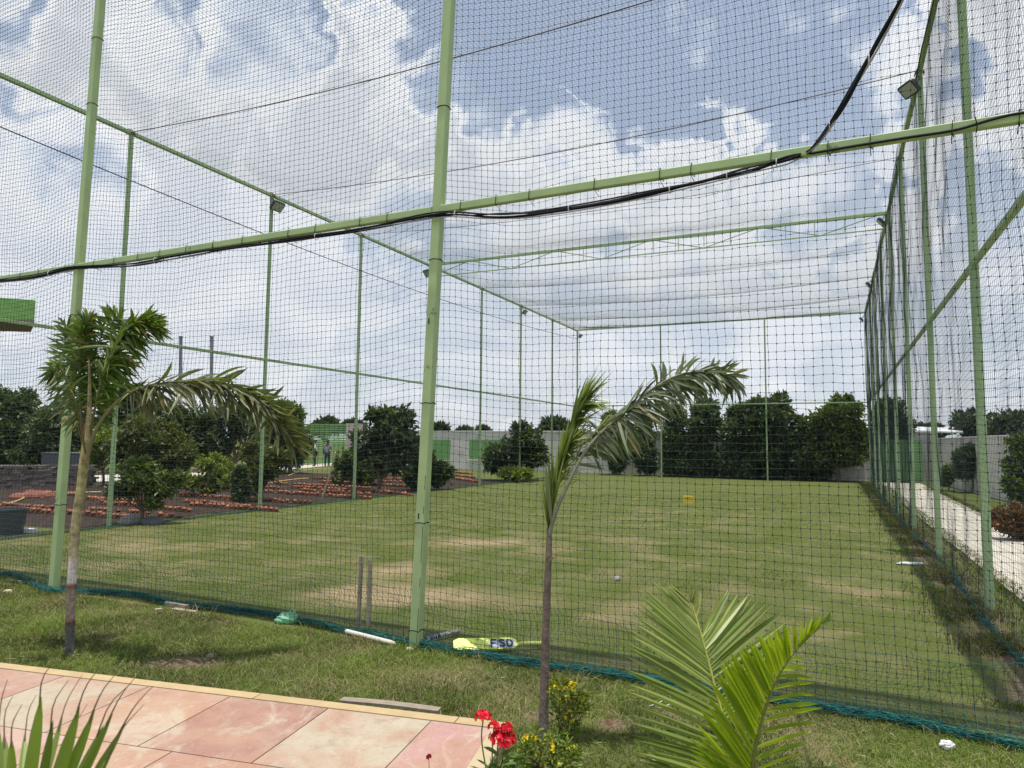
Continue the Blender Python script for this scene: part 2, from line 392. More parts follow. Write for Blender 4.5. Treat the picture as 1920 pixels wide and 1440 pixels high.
def scatter(y0, y1, dens_, hf, wf, lean, name, label, rough_=False, seg2=False, mbx=None, test=None):
    xw = .86 * y1 + 1.2; n = int(dens_ * 2 * xw * (y1 - y0)); x = (rng.random(n) * 2 - 1) * xw; y = y0 + rng.random(n) * (y1 - y0)
    keep = np.abs(x) < .86 * y + 1.2
    v, u = cage_uv(x, y); keep &= ~on_plaza(x, y)
    sv = soil(x, y); keep &= rng.random(n) > np.clip(sv * 1.5 - .1, 0, .97)
    keep &= test(v, u, x, y); x, y = x[keep], y[keep]; n = len(x)
    P = np.stack([x, y, np.full(n, -.006)], 1); k = .55 + .9 * fb(x * 1.7, y * 1.7 + 30, 4)
    hh = hf * k * (.4 + 1.1 * rng.random(n) ** 1.5); ww = wf * (.6 + .8 * rng.random(n))
    blades(P, hh, ww, lean, gcol(x, y, n), seg2, mbx)
g1 = MB()
incage = lambda v, u, x, y: (u > 5.02) & (v < 1.5)
scatter(3.2, 8.5, 3000, .020, .0042, 1.2, '', '', mbx=g1, test=incage)
scatter(8.5, 14, 900, .024, .008, 1.2, '', '', mbx=g1, test=lambda v, u, x, y: incage(v, u, x, y) & (v > -12.9))
scatter(14, 24, 220, .028, .016, 1.2, '', '', mbx=g1, test=lambda v, u, x, y: incage(v, u, x, y) & (v > -12.9))
tag(g1.build('lawn_grass', M_grass), 'short mown grass with tan worn patches inside the net cage', 'grass', kind='stuff')
g2 = MB()
scatter(2.9, 8.2, 7500, .040, .0042, 2.2, '', '', seg2=True, mbx=g2, test=lambda v, u, x, y: (u < 5.02))
scatter(6, 9.5, 900, .05, .007, 1.5, '', '', seg2=True, mbx=g2, test=lambda v, u, x, y: (u > 5.02) & (v > 1.3) & (v < 1.95))
# longer weedy tufts at the foot of the nets
scatter(3.0, 9.5, 900, .09, .005, 1.1, '', '', seg2=True, mbx=g2, test=lambda v, u, x, y: ((u > 4.86) & (u < 5.2) & (v < 1.5) & (fb(x * 2, y * 2, 2) > .55)))
scatter(3.0, 7, 500, .085, .005, 1.4, '', '', seg2=True, mbx=g2, test=lambda v, u, x, y: ((u < 4.9) & (fb(x * 1.6 + 7, y * 1.6, 3) > .56)))
tag(g2.build('rough_grass', M_grass), 'longer unmown grass between the stone terrace and the front net', 'grass', kind='stuff')
g2e = MB()
for k_, (lo_, hi_, w_) in enumerate(((1.70, 1.95, .05), (3.10, 3.55, .08))):
    n = 9000; u_ = 5 + 28 * rng.random(n) ** 1.4; v_ = lo_ + (hi_ - lo_) * rng.random(n) + .10 * (fb(u_ * 1.5, u_ * 0 + k_ * 9, 3) - .5); x = v_ * Cx[0] + u_ * Dx[0]; y = v_ * Cx[1] + u_ * Dx[1]
    blades(np.stack([x, y, np.zeros(n)], 1), .03 + .07 * rng.random(n), np.full(n, .009), 1.4, gcol(x, y, n) * .8, True, g2e)
tag(g2e.build('path_edge_grass', M_grass), 'ragged grass along both edges of the pale path', 'grass', kind='stuff')
# weeds along the foot of the right-hand net
g3 = MB()
n = 30000; u_ = 5.6 + 30 * rng.random(n) ** 1.3; v_ = 1.22 + rng.normal(0, .2, n); x = v_ * Cx[0] + u_ * Dx[0]; y = v_ * Cx[1] + u_ * Dx[1]
kk = fb(x * 1.8, y * 1.8, 3); ok = kk > .42; x, y, kk = x[ok], y[ok], kk[ok]; n = len(x)
cc = gcol(x, y, n) * .8; br = rng.random(n) < .22; cc[br] = np.array([.17, .12, .07]) * (.5 + rng.random((br.sum(), 1)))
blades(np.stack([x, y, np.zeros(n)], 1), (.03 + .12 * (kk - .4)) * (.6 + rng.random(n)), np.full(n, .008), 1.3, cc, True, g3)
tag(g3.build('weed_strip', M_grass), 'dark weedy strip growing along the foot of the right-hand net', 'weeds', kind='stuff')

# stone terrace --------------------------------------------------------
mbp = MB(); 
def PL(a, b, z=.12):  # a metres along the edge from KE0, b metres inwards
    p = KE0 + ke * a + kp * b; return np.array([p[0], p[1], z])
Le = np.linalg.norm((KE1 - KE0)[:2])
# inner boundaries of the tiles along the first row, taken along the edge
ea = [(G(px, py, .12) - KE0) @ ke for px, py in ((123, 1267), (282, 1286), (435, 1304), (620, 1325), (813, 1347))]
step = .66
A = [ea[0] - step * k for k in range(6, 0, -1)] + ea
strip = .09; rowd = [strip] + [strip + .74 * (k + 1) for k in range(6)]
pink = (.37, .21, .155); dpink = (.31, .165, .125); cream = (.41, .355, .255); salmon = (.42, .26, .17); mixc = (.46, .30, .26)
row1 = [pink, cream, pink, cream, salmon, pink, cream, salmon, dpink, cream, mixc]
row1 = ([pink, cream, salmon, dpink, cream] + [dpink, cream, salmon, dpink, (.47,.41,.31)])
mbt = MB(); mbj = MB()
def halfclip(poly, pt, nrm):
    o = []
    for i in range(len(poly)):
        a, b = poly[i], poly[(i + 1) % len(poly)]; da, db = (a - pt) @ nrm, (b - pt) @ nrm
        if da <= 0: o.append(a)
        if da * db < 0: o.append(a + (b - a) * (da / (da - db)))
    return o
edge2 = KE1 - kn2 * .10
tiles = []
cols = [pink, cream, salmon, dpink, cream, pink, mixc]
bounds = A + [A[-1] + step * k for k in range(1, 3)]
for r in range(6):
    sh = 0 if r == 0 else .33 * ((r * 7) % 3) / 2 + .05
    for i in range(len(bounds) - 1):
        if r == 0:
            key = i - 5; c = {0: pink, 1: cream, 2: salmon, 3: dpink, 4: cream, 5: (.42, .24, .21), 6: pink}.get(key, cols[i % 7])
        else: c = cols[(i * 3 + r * 2) % 7]
        a0, a1 = bounds[i] + sh + .004, bounds[i + 1] + sh - .004
        poly = [PL(a0, rowd[r] + .004), PL(a1, rowd[r] + .004), PL(a1, rowd[r + 1] - .004), PL(a0, rowd[r + 1] - .004)]
        poly = halfclip(poly, edge2, kn2)
        if len(poly) > 2: tiles.append((poly, c))
def paving_mat(name):
    m = bpy.data.materials.new(name); m.use_nodes = True; t = m.node_tree; n = t.nodes; l = t.links; p = n['Principled BSDF']
    p.inputs['Roughness'].default_value = .75; p.inputs['Specular IOR Level'].default_value = .3
    a = n.new('ShaderNodeVertexColor'); a.layer_name = 'Col'; tcn = n.new('ShaderNodeTexCoord')
    def noise(sc, d=7, r=.6, off=(0, 0, 0), dist=0, st=(1, 1, 1), rot=0):
        mp = n.new('ShaderNodeMapping'); mp.inputs['Location'].default_value = off; mp.inputs['Scale'].default_value = st; mp.inputs['Rotation'].default_value = (0, 0, rot); l.new(tcn.outputs['Object'], mp.inputs[0])
        k = n.new('ShaderNodeTexNoise'); k.inputs['Scale'].default_value = sc; k.inputs['Detail'].default_value = d; k.inputs['Roughness'].default_value = r; k.inputs['Distortion'].default_value = dist
        l.new(mp.outputs[0], k.inputs['Vector']); return k.outputs['Fac']
    def rg(v, a_, b_, hi=1.):
        k = n.new('ShaderNodeMapRange'); k.inputs['From Min'].default_value = a_; k.inputs['From Max'].default_value = b_; k.inputs['To Max'].default_value = hi; l.new(v, k.inputs['Value']); return k.outputs[0]
    def mix(f, x, y):
        k = n.new('ShaderNodeMix'); k.data_type = 'RGBA'; l.new(f, k.inputs[0])
        for i, c in ((6, x), (7, y)):
            if isinstance(c, tuple): k.inputs[i].default_value = (*c, 1)
            else: l.new(c, k.inputs[i])
        return k.outputs[2]
    c = mix(rg(noise(1.9, 5, .5, dist=.8), .46, .60, .8), a.outputs[0], (.38, .22, .15))
    c = mix(rg(noise(2.6, 9, .68, (4, 2, 0), 1.0), .55, .63, .7), c, (.46, .39, .29))
    c = mix(rg(noise(14, 6, .6, (1, 1, 0), 1, (1, .3, 1), .9), .56, .78, .35), c, (.60, .53, .43))
    c = mix(rg(noise(3.2, 8, .7, (7, 3, 0)), .42, .66, .5), c, (.42, .32, .25))
    c = mix(rg(noise(24, 8, .8, (3, 3, 0)), .52, .66, .35), c, (.22, .15, .11))
    c = mix(rg(noise(7, 9, .75, (2, 9, 0)), .54, .68, .5), c, (.27, .16, .12))
    c = mix(rg(noise(70, 3, .6), .64, .72, .5), c, (.62, .56, .46))
    l.new(c, p.inputs['Base Color'])
    b = n.new('ShaderNodeBump'); b.inputs['Strength'].default_value = .35; b.inputs['Distance'].default_value = .004; l.new(noise(22), b.inputs['Height']); l.new(b.outputs[0], p.inputs['Normal'])
    return m
for poly, c in tiles:
    k = len(poly); V = poly + [p - Zx * .03 for p in poly]
    mbt.add(V, col=c, polys=[list(range(k))[::-1], ] + [[i, (i + 1) % k, k + (i + 1) % k, k + i] for i in range(k)])
# bed below the tiles
bedp = halfclip([PL(bounds[0], .02, .112), PL(bounds[-1] + 1, .02, .112), PL(bounds[-1] + 1, rowd[-1], .112), PL(bounds[0], rowd[-1], .112)], KE1 - kn2 * .02, kn2)
k = len(bedp)
mbj.add(bedp + [p * np.array([1, 1, 0]) - Zx * .05 for p in bedp], col=(.42, .41, .34), polys=[list(range(k))[::-1]] + [[i, (i + 1) % k, k + (i + 1) % k, k + i] for i in range(k)])
tag(mbt.build('plaza', paving_mat('sandstone_paving')), kind='structure')
tag(mbj.build('plaza_base', M_attr), kind='structure')
mk = MB(); tanc = (.46, .34, .18)
def slab(p0, p1, inn, w, z0, z1, c):
    V = [p0, p1, p1 + inn * w, p0 + inn * w]; V = [np.array([*v[:2], z1]) for v in V] + [np.array([*v[:2], z0]) for v in V]
    mk.add(V, col=c, polys=[[3, 2, 1, 0], [0, 1, 5, 4], [1, 2, 6, 5], [2, 3, 7, 6], [3, 0, 4, 7]])
a = bounds[0]
joints = [-3.0, -1.6, -.35, (G(483, 1305, .12) - KE0) @ ke, Le - .32, Le]
for i in range(5): slab(PL(joints[i] + .003, 0), PL(joints[i + 1] - .003, 0), kp, strip - .003, -.02, .123, (np.array(tanc) * (1, 1.18, .97, .93, .9)[i]))
slab(KE1 + ke2 * .004 + kp * strip - kp * 0, KE1 + ke2 * 2.2, -kn2, .096, .02, .1215, (.46, .37, .23))
tag(mk.build('kerb', M_attr), kind='structure')

# path on the right and on the left ---------------------------------------
def sheet(name, pts, m, z=.012, thick=.06):
    mb = MB(); k = len(pts); P = [np.array([p[0], p[1], z]) for p in pts]
    mb.add(P + [p - Zx * thick for p in P], polys=[list(range(k)), ] + [[i, k + i, k + (i + 1) % k, (i + 1) % k] for i in range(k)])
    return tag(mb.build(name, m), kind='structure')
sheet('path', [W(1.85, 2), W(3.1, 2), W(3.22, 18), W(3.4, 35), W(3.4, 36.6), W(1.7, 36.6), W(1.75, 18)], M_path, .03)
mb = MB()
for k_ in range(14):
    bar(mb, W(1.78, 4 + k_ * 2.4, .0315), W(3.25, 4 + k_ * 2.4, .0315), .02, .002, bev=0)
tag(mb.build('path_joint', M_conc), kind='structure')
sheet('garden_path', [G(170, 893), G(260, 889), G(400, 883), G(520, 876), G(640, 868), G(640, 872), G(520, 883), G(400, 892), G(260, 900), G(170, 905)], M_path, .03)

# ------------------------------------------------------------------ net cage frame
LV, RV, BU, FU = -12.68, 1.40, 35.7, 5.05
LU = [5.05, 9.02, 12.88, 16.52, 20.4, 24.35, 28.17, 32.0, 35.7]
RU = [5.05, 8.78, 12.70, 16.49, 20.13, 23.86, 28.0, 31.6, 35.7]
FV = [-7.90, -3.16]; BV = [-8.12, -3.02]
frame = thing('net_cage_frame', 'tall green painted steel frame of posts and rails holding the practice nets', 'cage frame', W(-5.6, 20))
def post(v, u, m=M_postfar, w=.068, top=H, ties=(), lean=0., twist=0.):
    """lean: metres the head stands to the right of the foot"""
    mb = MB(); at_ = lambda z: W(v + lean * z / top, u, z)
    bar(mb, at_(-.1), at_(top + .02), w, w, up=Dx, bev=.005)
    o = mb.build('post', m, frame)
    for z in ties:
        t = MB(); tube(t, [at_(z + c) + Cx * a * (w / 2 + .004) + Dx * b * (w / 2 + .004) for a, b, c in ((-1, -1, 0), (0, -1, .008), (1, -1, 0), (1, 0, .01), (1, 1, 0), (-1, 1, .006), (-1, 0, .004), (-1, -1, 0))], .004, 5, cap=False)
        t.build('tie', M_black, o)
    return o
LN0, LN1 = .20, .30
FV = [-7.96, -3.205]
f0 = lambda z: FV[0] + LN0 * z / H
f1 = lambda z: FV[1] + LN1 * z / H
post(FV[0], FU, M_post, .082, ties=(.95, 2.25, 3.1, 5.6, 6.4), lean=LN0)
p1 = post(FV[1], FU, M_post, .084, ties=(.14, 1.02, 2.02, 3.25, 4.6, 5.8), lean=LN1)
# weld seam and paint chips of the near post
M_rust = mat('rust', (.05, .025, .015), .9)
for z0, z1 in ((.05, .33), (.5, .58), (.7, 1.0), (1.1, 1.16), (1.3, 1.42)):
    mb = MB(); bar(mb, W(f1(z0) + .034, FU - .043, z0), W(f1(z1) + .035, FU - .043, z1), .004, .003, bev=0); mb.build('rust_streak', M_rust, p1)
for z in (2.72, 1.08): mb = MB(); box(mb, W(f1(z) - .012, FU - .043, z), (.012, .003, .05), AX); mb.build('paint_chip', M_rust, p1)
for v in (LV, RV): post(v, FU)
for u in LU[1:]: post(LV, u)
for u in RU[1:]: post(RV, u, w=.08)
for v in BV: post(v, BU)
def rail(name, a, b, w=.075, h=.075, m=M_postfar): mb = MB(); bar(mb, a, b, w, h, bev=.006); return mb.build(name, m, frame)
rail('top_rail', W(LV, FU + .02, H), W(LV, BU, H)); rail('top_rail', W(RV, FU, H), W(RV - .0, BU, H))
rail('top_rail', W(LV, FU, H + .03), W(RV, FU, H + .03)); rail('top_rail', W(LV, BU, H + .03), W(RV, BU, H + .03))
rail('middle_rail', W(LV, FU, M), W(LV, BU, M), .055, .06); rail('middle_rail', W(RV, FU, M), W(RV, BU, M), .055, .06)
rail('middle_rail', W(LV, BU, M + .02), W(RV, BU, M + .02), .055, .06)
zl = lambda v: M - .03 + .07 * (v - LV) / (RV - LV)
for va, vb in ((LV + .03, f0(M) - .042), (f0(M) + .042, f1(M) - .043), (f1(M) + .043, RV + .6)): rail('front_beam', W(va, FU - .02, zl(va)), W(vb, FU - .02, zl(vb)), .055, .066, M_post)
for k in range(34):
    v = LV + .6 + k * .40 + .12 * rng.normal()
    if min(abs(v - f0(M)), abs(v - f1(M))) < .12 or v > RV - .05: continue
    mb = MB(); w_ = .036; tube(mb, [W(v + .02 * c, FU - .02 + a * w_, zl(v) + b * (w_ + .004)) for a, b, c in ((-1, -1, 0), (-1, 1, .3), (1, 1, .6), (1, -1, .9), (-1, -1, 0))] + [W(v + .01, FU + .05, zl(v) - .07)], .0028, 4, cap=False)
    mb.build('lashing', M_black, frame)
# lattice girder across the middle of the roof
mb = MB(); uT = 20.3; zt = H - .02
bar(mb, W(LV, uT, zt), W(RV, uT, zt), .07, .08); tr = mb.build('roof_girder', M_postfar, frame)
mb = MB(); zb = zt - .42; nb = 9; vs_ = np.linspace(LV + .1, RV - .1, nb + 1)
bar(mb, W(LV + .4, uT, zb), W(RV - .1, uT, zb), .03, .03)
for i in range(nb):
    a, b = vs_[i], vs_[i + 1]; za, zb_ = ((zb, zt) if i % 2 == 0 else (zt, zb)); bar(mb, W(a, uT, za), W(b, uT, zb_), .022, .022)
for i in range(2 * nb): 
    v = LV + .5 + i * (RV - LV - .8) / (2 * nb); bar(mb, W(v, uT, zb), W(v, uT, zt), .018, .018, up=Cx)
mb.build('girder_lattice', M_postfar, tr)

# ------------------------------------------------------------------ nets
CELL = .058
def net(P, r, k=1, knots=0., mb=None, hv=(None, None, None)):
    """P: (ny, nx, 3) grid of mesh knots; strands run both ways"""
    mb = mb or MB(); ny, nx, _ = P.shape; e1, e2, nn = hv
    def strands(Q, a, b):
        m, n, _ = Q.shape
        offs = [a * r, -a * r * .5 + b * r * .87, -a * r * .5 - b * r * .87]
        V = np.stack([Q + o for o in offs], 2).reshape(-1, 3)
        i = (np.arange(m)[:, None] * n + np.arange(n - 1)[None, :]).ravel() * 3
        qs = [np.stack([i + j, i + (j + 1) % 3, i + 3 + (j + 1) % 3, i + 3 + j], 1) for j in range(3)]
        mb.add(V, quads=np.concatenate(qs))
    cx = np.unique(np.r_[np.arange(0, nx, k), nx - 1]); cy = np.unique(np.r_[np.arange(0, ny, k), ny - 1])
    strands(P[:, cx], e2, nn); strands(np.swapaxes(P, 0, 1)[:, cy], e1, nn)
    if knots > 0:
        Q = P.reshape(-1, 3); s = knots; o = np.array([e1 * s, e2 * s, -e1 * s, -e2 * s, nn * s, -nn * s])
        V = (Q[:, None] + o[None]).reshape(-1, 3); b = np.arange(len(Q))[:, None] * 6
        T = np.concatenate([b + np.array([f]) for f in ((0, 1, 4), (1, 2, 4), (2, 3, 4), (3, 0, 4), (1, 0, 5), (2, 1, 5), (3, 2, 5), (0, 3, 5))]); mb.add(V, tris=T)
    return mb
def wallnet(v0, u0, v1, u1, axis_, nrm, supports, amp=.07, k=1, r=.0015, knots=0., z0=.02, z1=None, seed=0):
    z1 = H - .05 if z1 is None else z1
    Lw = math.hypot(v1 - v0, u1 - u0); nx = int(Lw / CELL) + 1; ny = int((z1 - z0) / CELL) + 1
    s = np.linspace(0, Lw, nx)[None, :].repeat(ny, 0); z = np.linspace(z0, z1, ny)[:, None].repeat(nx, 1)
    ph = seed * 13.7
    o = amp * 2 * (fb(s * .45 + ph, z * .35 + ph, 3) - .5) + .02 * (fb(s * 3 + ph, z * 3, 2) - .5)
    ds = .030 * (vnoise(s * 1.3 + ph, z * 1.1) - .5) + .012 * (vnoise(s * 9 + ph, z * 9) - .5) + .07 * (fb(s * .5, z * .6 + ph, 2) - .5)
    dz = .030 * (vnoise(s * 1.1, z * 1.4 + ph) - .5) + .012 * (vnoise(s * 9, z * 9 + ph) - .5)
    # the twine is pulled towards the ties on posts and rails, and slumps between them
    for p in supports:
        g = np.exp(-((s - p) / .55) ** 2); dz = dz + .13 * g * np.clip(z / 3, 0, 1) * (z < z1 - .3); o = o * (1 - .6 * g)
    for zc_ in (M,):
        g = np.exp(-((z - zc_) / .35) ** 2); dz = dz + g * .05 * np.abs(np.sin(s * 2.3 + ph)); o = o * (1 - .6 * g)
    P = (Cx * v0 + Dx * u0)[None, None] + s[..., None] * axis_ + z[..., None] * Zx + o[..., None] * nrm + ds[..., None] * axis_ + dz[..., None] * Zx
    return net(P, r, k, knots, hv=(axis_, Zx, nrm))
def put(mb, name, label, loc, m=M_net, group='nets of the practice cage'):
    t = thing(name, label, 'net', loc, group); mb.build('mesh', m, t); return t
nF = put(wallnet(LV, FU + .07, RV, FU + .07, Cx, Dx, [4.78, 9.52], 0.075, 1, .0014, .0068, z0=.03, seed=1), 'net', 'large square-mesh net hanging from the front beam, nearest the camera', W(-5.6, FU + .07))
nR = put(wallnet(RV - .07, FU + .1, RV - .07, BU - .05, Dx, -Cx, [u - FU for u in RU[1:]], .10, 2, .0015, seed=2), 'net', 'right-hand side net seen edge-on beside the pale path', W(RV, 20))
nL = put(wallnet(LV + .07, FU + .1, LV + .07, BU - .05, Dx, Cx, [u - FU for u in LU[1:]], .08, 2, .0013, seed=3), 'net', 'left-hand side net in front of the planting beds and trees', W(LV, 20))
nB = put(wallnet(LV + .08, BU - .07, RV - .08, BU - .07, Cx, -Dx, [], .05, 3, .0013, seed=4), 'net', 'far end net in front of the dark hedge trees', W(-5, BU))
# roof net: rides on the cross ropes and slumps between them
rope_u = LU[1:-1]
def rope_z(v, sag=.26): t = (v - LV) / (RV - LV); return H + .03 - sag * 4 * t * (1 - t)
nxr = int((BU - FU) / CELL); nyr = int((RV - LV) / CELL)
uu = np.linspace(FU, BU, nxr)[None, :].repeat(nyr, 0); vv = np.linspace(LV, RV, nyr)[:, None].repeat(nxr, 1)
sup = np.array(LU); i = np.clip(np.searchsorted(sup, uu, side='right') - 1, 0, len(sup) - 2); tt = (uu - sup[i]) / (sup[i + 1] - sup[i])
ends = np.minimum((uu - FU), (BU - uu)); base = rope_z(vv) * 1.0 
girder = np.exp(-((uu - uT) / 1.6) ** 2) ; endw = np.exp(-(ends / 1.4) ** 2); flat = np.clip(girder + endw, 0, 1)
base = base * (1 - flat) + (H + .05) * flat
edge = np.clip(np.minimum(vv - LV, RV - vv) / 1.2, 0, 1)
zr = base - .10 * 4 * tt * (1 - tt) * edge + .05 * (fb(uu * .8, vv * .8, 3) - .5) * edge
M_roofnet = mat('roof_net_twine', (.16, .18, .18), .7, transl=.45)
P = vv[..., None] * Cx + uu[..., None] * Dx + zr[..., None] * Zx + (.04 * (vnoise(uu, vv) - .5))[..., None] * Cx
put(net(P, .0017, 3, hv=(Dx, Cx, Zx)), 'net', 'roof net sagging between the cross ropes overhead', W(-5.6, 20, H), m=M_roofnet)
# teal hem: gathered rolls of net on the ground and the slack last rows above them
def hem(path, n_str, rad, name, label, m=M_teal, r0=.0028, flat=.55):
    mb = MB(); K = 260; Q = smooth_path(path, K); T = np.gradient(Q, axis=0); T /= np.linalg.norm(T, axis=1)[:, None]; S = np.cross(T, Zx); s = np.linspace(0, 1, K)
    for j in range(n_str):
        f1, f2 = rng.random(2) * 60; fr = 20 + 50 * rng.random(); lr_ = rad * (.4 + .9 * rng.random())
        a = lr_ * (2 * vnoise(s * fr * 1.6 + f1, s * 0 + f2) - 1); b = lr_ * flat * (2 * vnoise(s * fr * 1.7 + f2, s * 0 + f1) - 1)
        tube(mb, Q + S * a[:, None] + Zx * (b + rad * flat)[:, None], r0 * (.5 + rng.random() * .8), 3, cap=False)
    return mb
hp = [G(px, py) for px, py in ((-330, 1050), (-60, 1078), (20, 1083), (60, 1096), (95, 1112), (240, 1118), (320, 1135), (430, 1148), (520, 1160), (640, 1186), (785, 1214), (850, 1226), (1000, 1252), (1200, 1281), (1530, 1333), (1700, 1362), (1920, 1408), (2150, 1440))]
mbx = hem(hp, 64, .060, '', '', r0=.0019, flat=.6)
o = mbx.build('gathered_hem', M_teal, nF)
# slack, creased last half metre above the roll, lying inwards
nxh = int((RV - LV) / .04); nyh = 11
s = np.linspace(LV, RV, nxh)[None, :].repeat(nyh, 0); t = np.linspace(0, 1, nyh)[:, None].repeat(nxh, 1)
hq = smooth_path(hp[1:-1], 400); hv_ = hq @ Cx; hu_ = hq @ Dx; o_ = np.argsort(hv_)
u_hem = np.interp(s, hv_[o_], hu_[o_])
fold = fb(s * 1.1, t * 1.5 + 3, 3)
uh = u_hem * (1 - t) + (FU + .07) * t + .16 * np.sin(t * math.pi) * (.3 + fold) + .03 * (vnoise(s * 14, t * 6) - .5)
zh = .03 + .42 * t ** 1.4 * (.6 + .6 * fold) + .02 * (vnoise(s * 12, t * 7 + 9) - .5)
sh_ = s + .05 * (vnoise(s * 5, t * 4) - .5) * 2
P = sh_[..., None] * Cx + uh[..., None] * Dx + zh[..., None] * Zx
net(P, .0014, 1, hv=(Cx, Zx, Dx)).build('slack_hem', M_net_hem, nF)
hem([W(RV - .1, FU + .3), W(RV - .14, 8), W(RV - .05, 12), W(RV - .12, 17), W(RV - .08, 24), W(RV - .1, 35)], 22, .06, '', '').build('gathered_hem', M_net_hem, nR)
hem([W(LV + .1, FU + .3), W(LV + .1, 12), W(LV + .1, 20), W(LV + .1, 35)], 8, .05, '', '').build('gathered_hem', M_net_hem, nL)

# ropes across the roof
def lab(px): return px
rl = ['front-most', 'second', 'third', 'fourth', 'fifth', 'sixth', 'last']
for j, u in enumerate(rope_u):
    if abs(u - 20.4) < .5: continue
    v = np.linspace(LV, RV, 24); ub = np.interp(v, [LV, RV], [u, RU[LU.index(u)]])
    mb = MB(); tube(mb, [W(a, b, rope_z(a) - .01) for a, b in zip(v, ub)], .009 if j < 2 else .007, 5)
    # tied ends
    for vv0, uu0 in ((LV, u), (RV, RU[LU.index(u)])):
        for q_ in range(4): tube(mb, smooth_path([W(vv0 + (.07 if q_ % 2 else -.07), uu0 - .06 + .03 * q_, H - .05), W(vv0, uu0 - .07 + .03 * q_, H + .07), W(vv0 + (-.07 if q_ % 2 else .07), uu0 + .03 * q_, H - .04)], 6), .008, 4)
    tag(mb.build('rope', M_rope), 'thin brown rope strung under the roof net, %s of six counted from the camera' % ['nearest', 'second', 'third', '', 'fourth', 'fifth', 'farthest'][j], 'rope', 'cross ropes under the roof net')
# cable run along the left rail
mb = MB(); A0 = W(LV + .0, FU, 7.0); A1 = W(LV + .1, BU - .1, 7.35); q = [A0 * (1 - t) + A1 * t - Zx * 1.5 * t * (1 - t) * 1.15 for t in np.linspace(0, 1, 30)]
tube(mb, q, .011, 5); tag(mb.build('overhead_wire', M_wire), 'dark wire slung slackly along the left side below the top rail', 'wire')
# cable bundle on the front beam, sagging, then rising free towards the camera side
ub = FU - .085
run = [onF(px, py, ub) for px, py in ((-260, 575), (-60, 536), (60, 521), (140, 503), (250, 496), (330, 482), (430, 466), (560, 450), (700, 426), (825, 404), (900, 405), (1000, 401), (1150, 379), (1300, 346), (1400, 321), (1480, 300), (1518, 284))]
tail = [at(1560, 232, 3.55), at(1620, 128, 3.35), at(1690, 0, 3.1), at(1790, -190, 2.8), at(1950, -500, 2.3)]
bd = thing('cable_bundle', 'bundle of black cables tied under the front beam, its right end rising free', 'cables', run[9])
for j in range(6):
    P = smooth_path(run + tail, 140); s = np.linspace(0, 1, 140)
    o1 = .016 * math.cos(j * 1.05) + .014 * (vnoise(s * 24 + j * 9, s * 0 + j) - .5) * 2; o2 = .016 * math.sin(j * 1.05) + .03 * (vnoise(s * 18 + j * 5, s * 0 + j * 3) - .5)
    mb = MB(); tube(mb, P + Zx * (o1)[:, None] - Dx * (o2 * .5 + .01)[:, None], .0062 if j != 3 else .005, 6)
    mb.build('cable', M_black if j not in (3,) else mat('grey_cable', (.35, .35, .37), .5), bd)
Pz = smooth_path(run + tail, 140)
for i_ in (16, 30, 48, 62, 76, 84, 90, 97, 112, 120):
    mb = MB(); tube(mb, [Pz[i_] + np.array([math.cos(a) * .0, 0, 0]) + Zx * .03 * math.cos(a) - Dx * (.03 * math.sin(a) + .01) for a in np.linspace(0, 6.3, 9)], .0035, 4, cap=False)
    mb.build('cable_tie', M_white, bd)
mb = MB(); cpts = [onF(px, py, FU - .065) for px, py in ((1518, 288), (1600, 274), (1700, 258), (1790, 244), (1860, 224), (1920, 211), (2100, 185))]
tube(mb, smooth_path(cpts, 30), .009, 6); tube(mb, smooth_path([onF(1828, 218, FU - .07), onF(1832, 236, FU - .072), onF(1830, 250, FU - .07)], 6), .004, 4)
tag(mb.build('cable', M_black), 'single black cable lying along the right end of the front beam', 'cable')
mb = MB(); cp = [W(RV - .06, u, H - .09 - .10 * abs(math.sin(u * .8))) for u in np.linspace(6, 12.7, 30)]
tube(mb, cp, .01, 5); tag(mb.build('cable', M_black), 'black cable clipped along the right top rail towards the near floodlight', 'cable')

# floodlights
M_glass = mat('lamp_glass', (.42, .44, .44), .15, spec=.6)
M_lamp = mat('lamp_housing', (.05, .055, .06), .5)
def flood(v, u, face, label, s=1.):
    t = thing('floodlight', label, 'floodlight', W(v, u, H - .25), 'floodlights on the cage rails')
    c = W(v, u, H - .30) + face * .14; f = face * .75 - Zx * .65; f = f / np.linalg.norm(f); sd = np.cross(f, Zx); sd /= np.linalg.norm(sd); up = np.cross(sd, f)
    mb = MB(); box(mb, c, (.30 * s, .22 * s, .055), (sd, up, f), bev=.02)
    for q_ in range(6): box(mb, c - f * .038 + sd * (-.11 + .044 * q_) * s, (.008, .17 * s, .03), (sd, up, f))
    mb.build('housing', M_lamp, t)
    mb = MB(); box(mb, c + f * .03, (.25 * s, .17 * s, .008), (sd, up, f), bev=.01); mb.build('glass', M_glass, t)
    mb = MB(); pts = [c + sd * .16 * s, c + sd * .16 * s - f * .09 + Zx * .05, W(v, u, H - .1) + sd * .05, W(v, u, H - .1) - sd * .05, c - sd * .16 * s - f * .09 + Zx * .05, c - sd * .16 * s]
    tube(mb, pts, .009, 5); mb.build('bracket', M_lamp, t)
flood(RV - .05, RU[2], -Cx * .8 - Dx * .5, 'floodlight under the right top rail, nearest the camera', 1.1)
flood(RV - .05, RU[4], -Cx, 'floodlight on the right rail where the roof girder meets it')
flood(RV - .05, RU[6], -Cx, 'small floodlight on the right rail beyond the roof girder')
flood(RV - .05, RU[8], -Cx, 'floodlight in the far right top corner of the cage')
flood(LV + .05, LU[2], Cx, 'floodlight hanging flat at the left top rail above the second palm frond', 1.2)
flood(LV + .05, LU[4], -Cx * .3 - Dx, 'floodlight on the left rail beside the tall near post', 1.2)
flood(LV + .05, LU[6], Cx, 'small grey floodlight on the left rail two posts before the far corner')
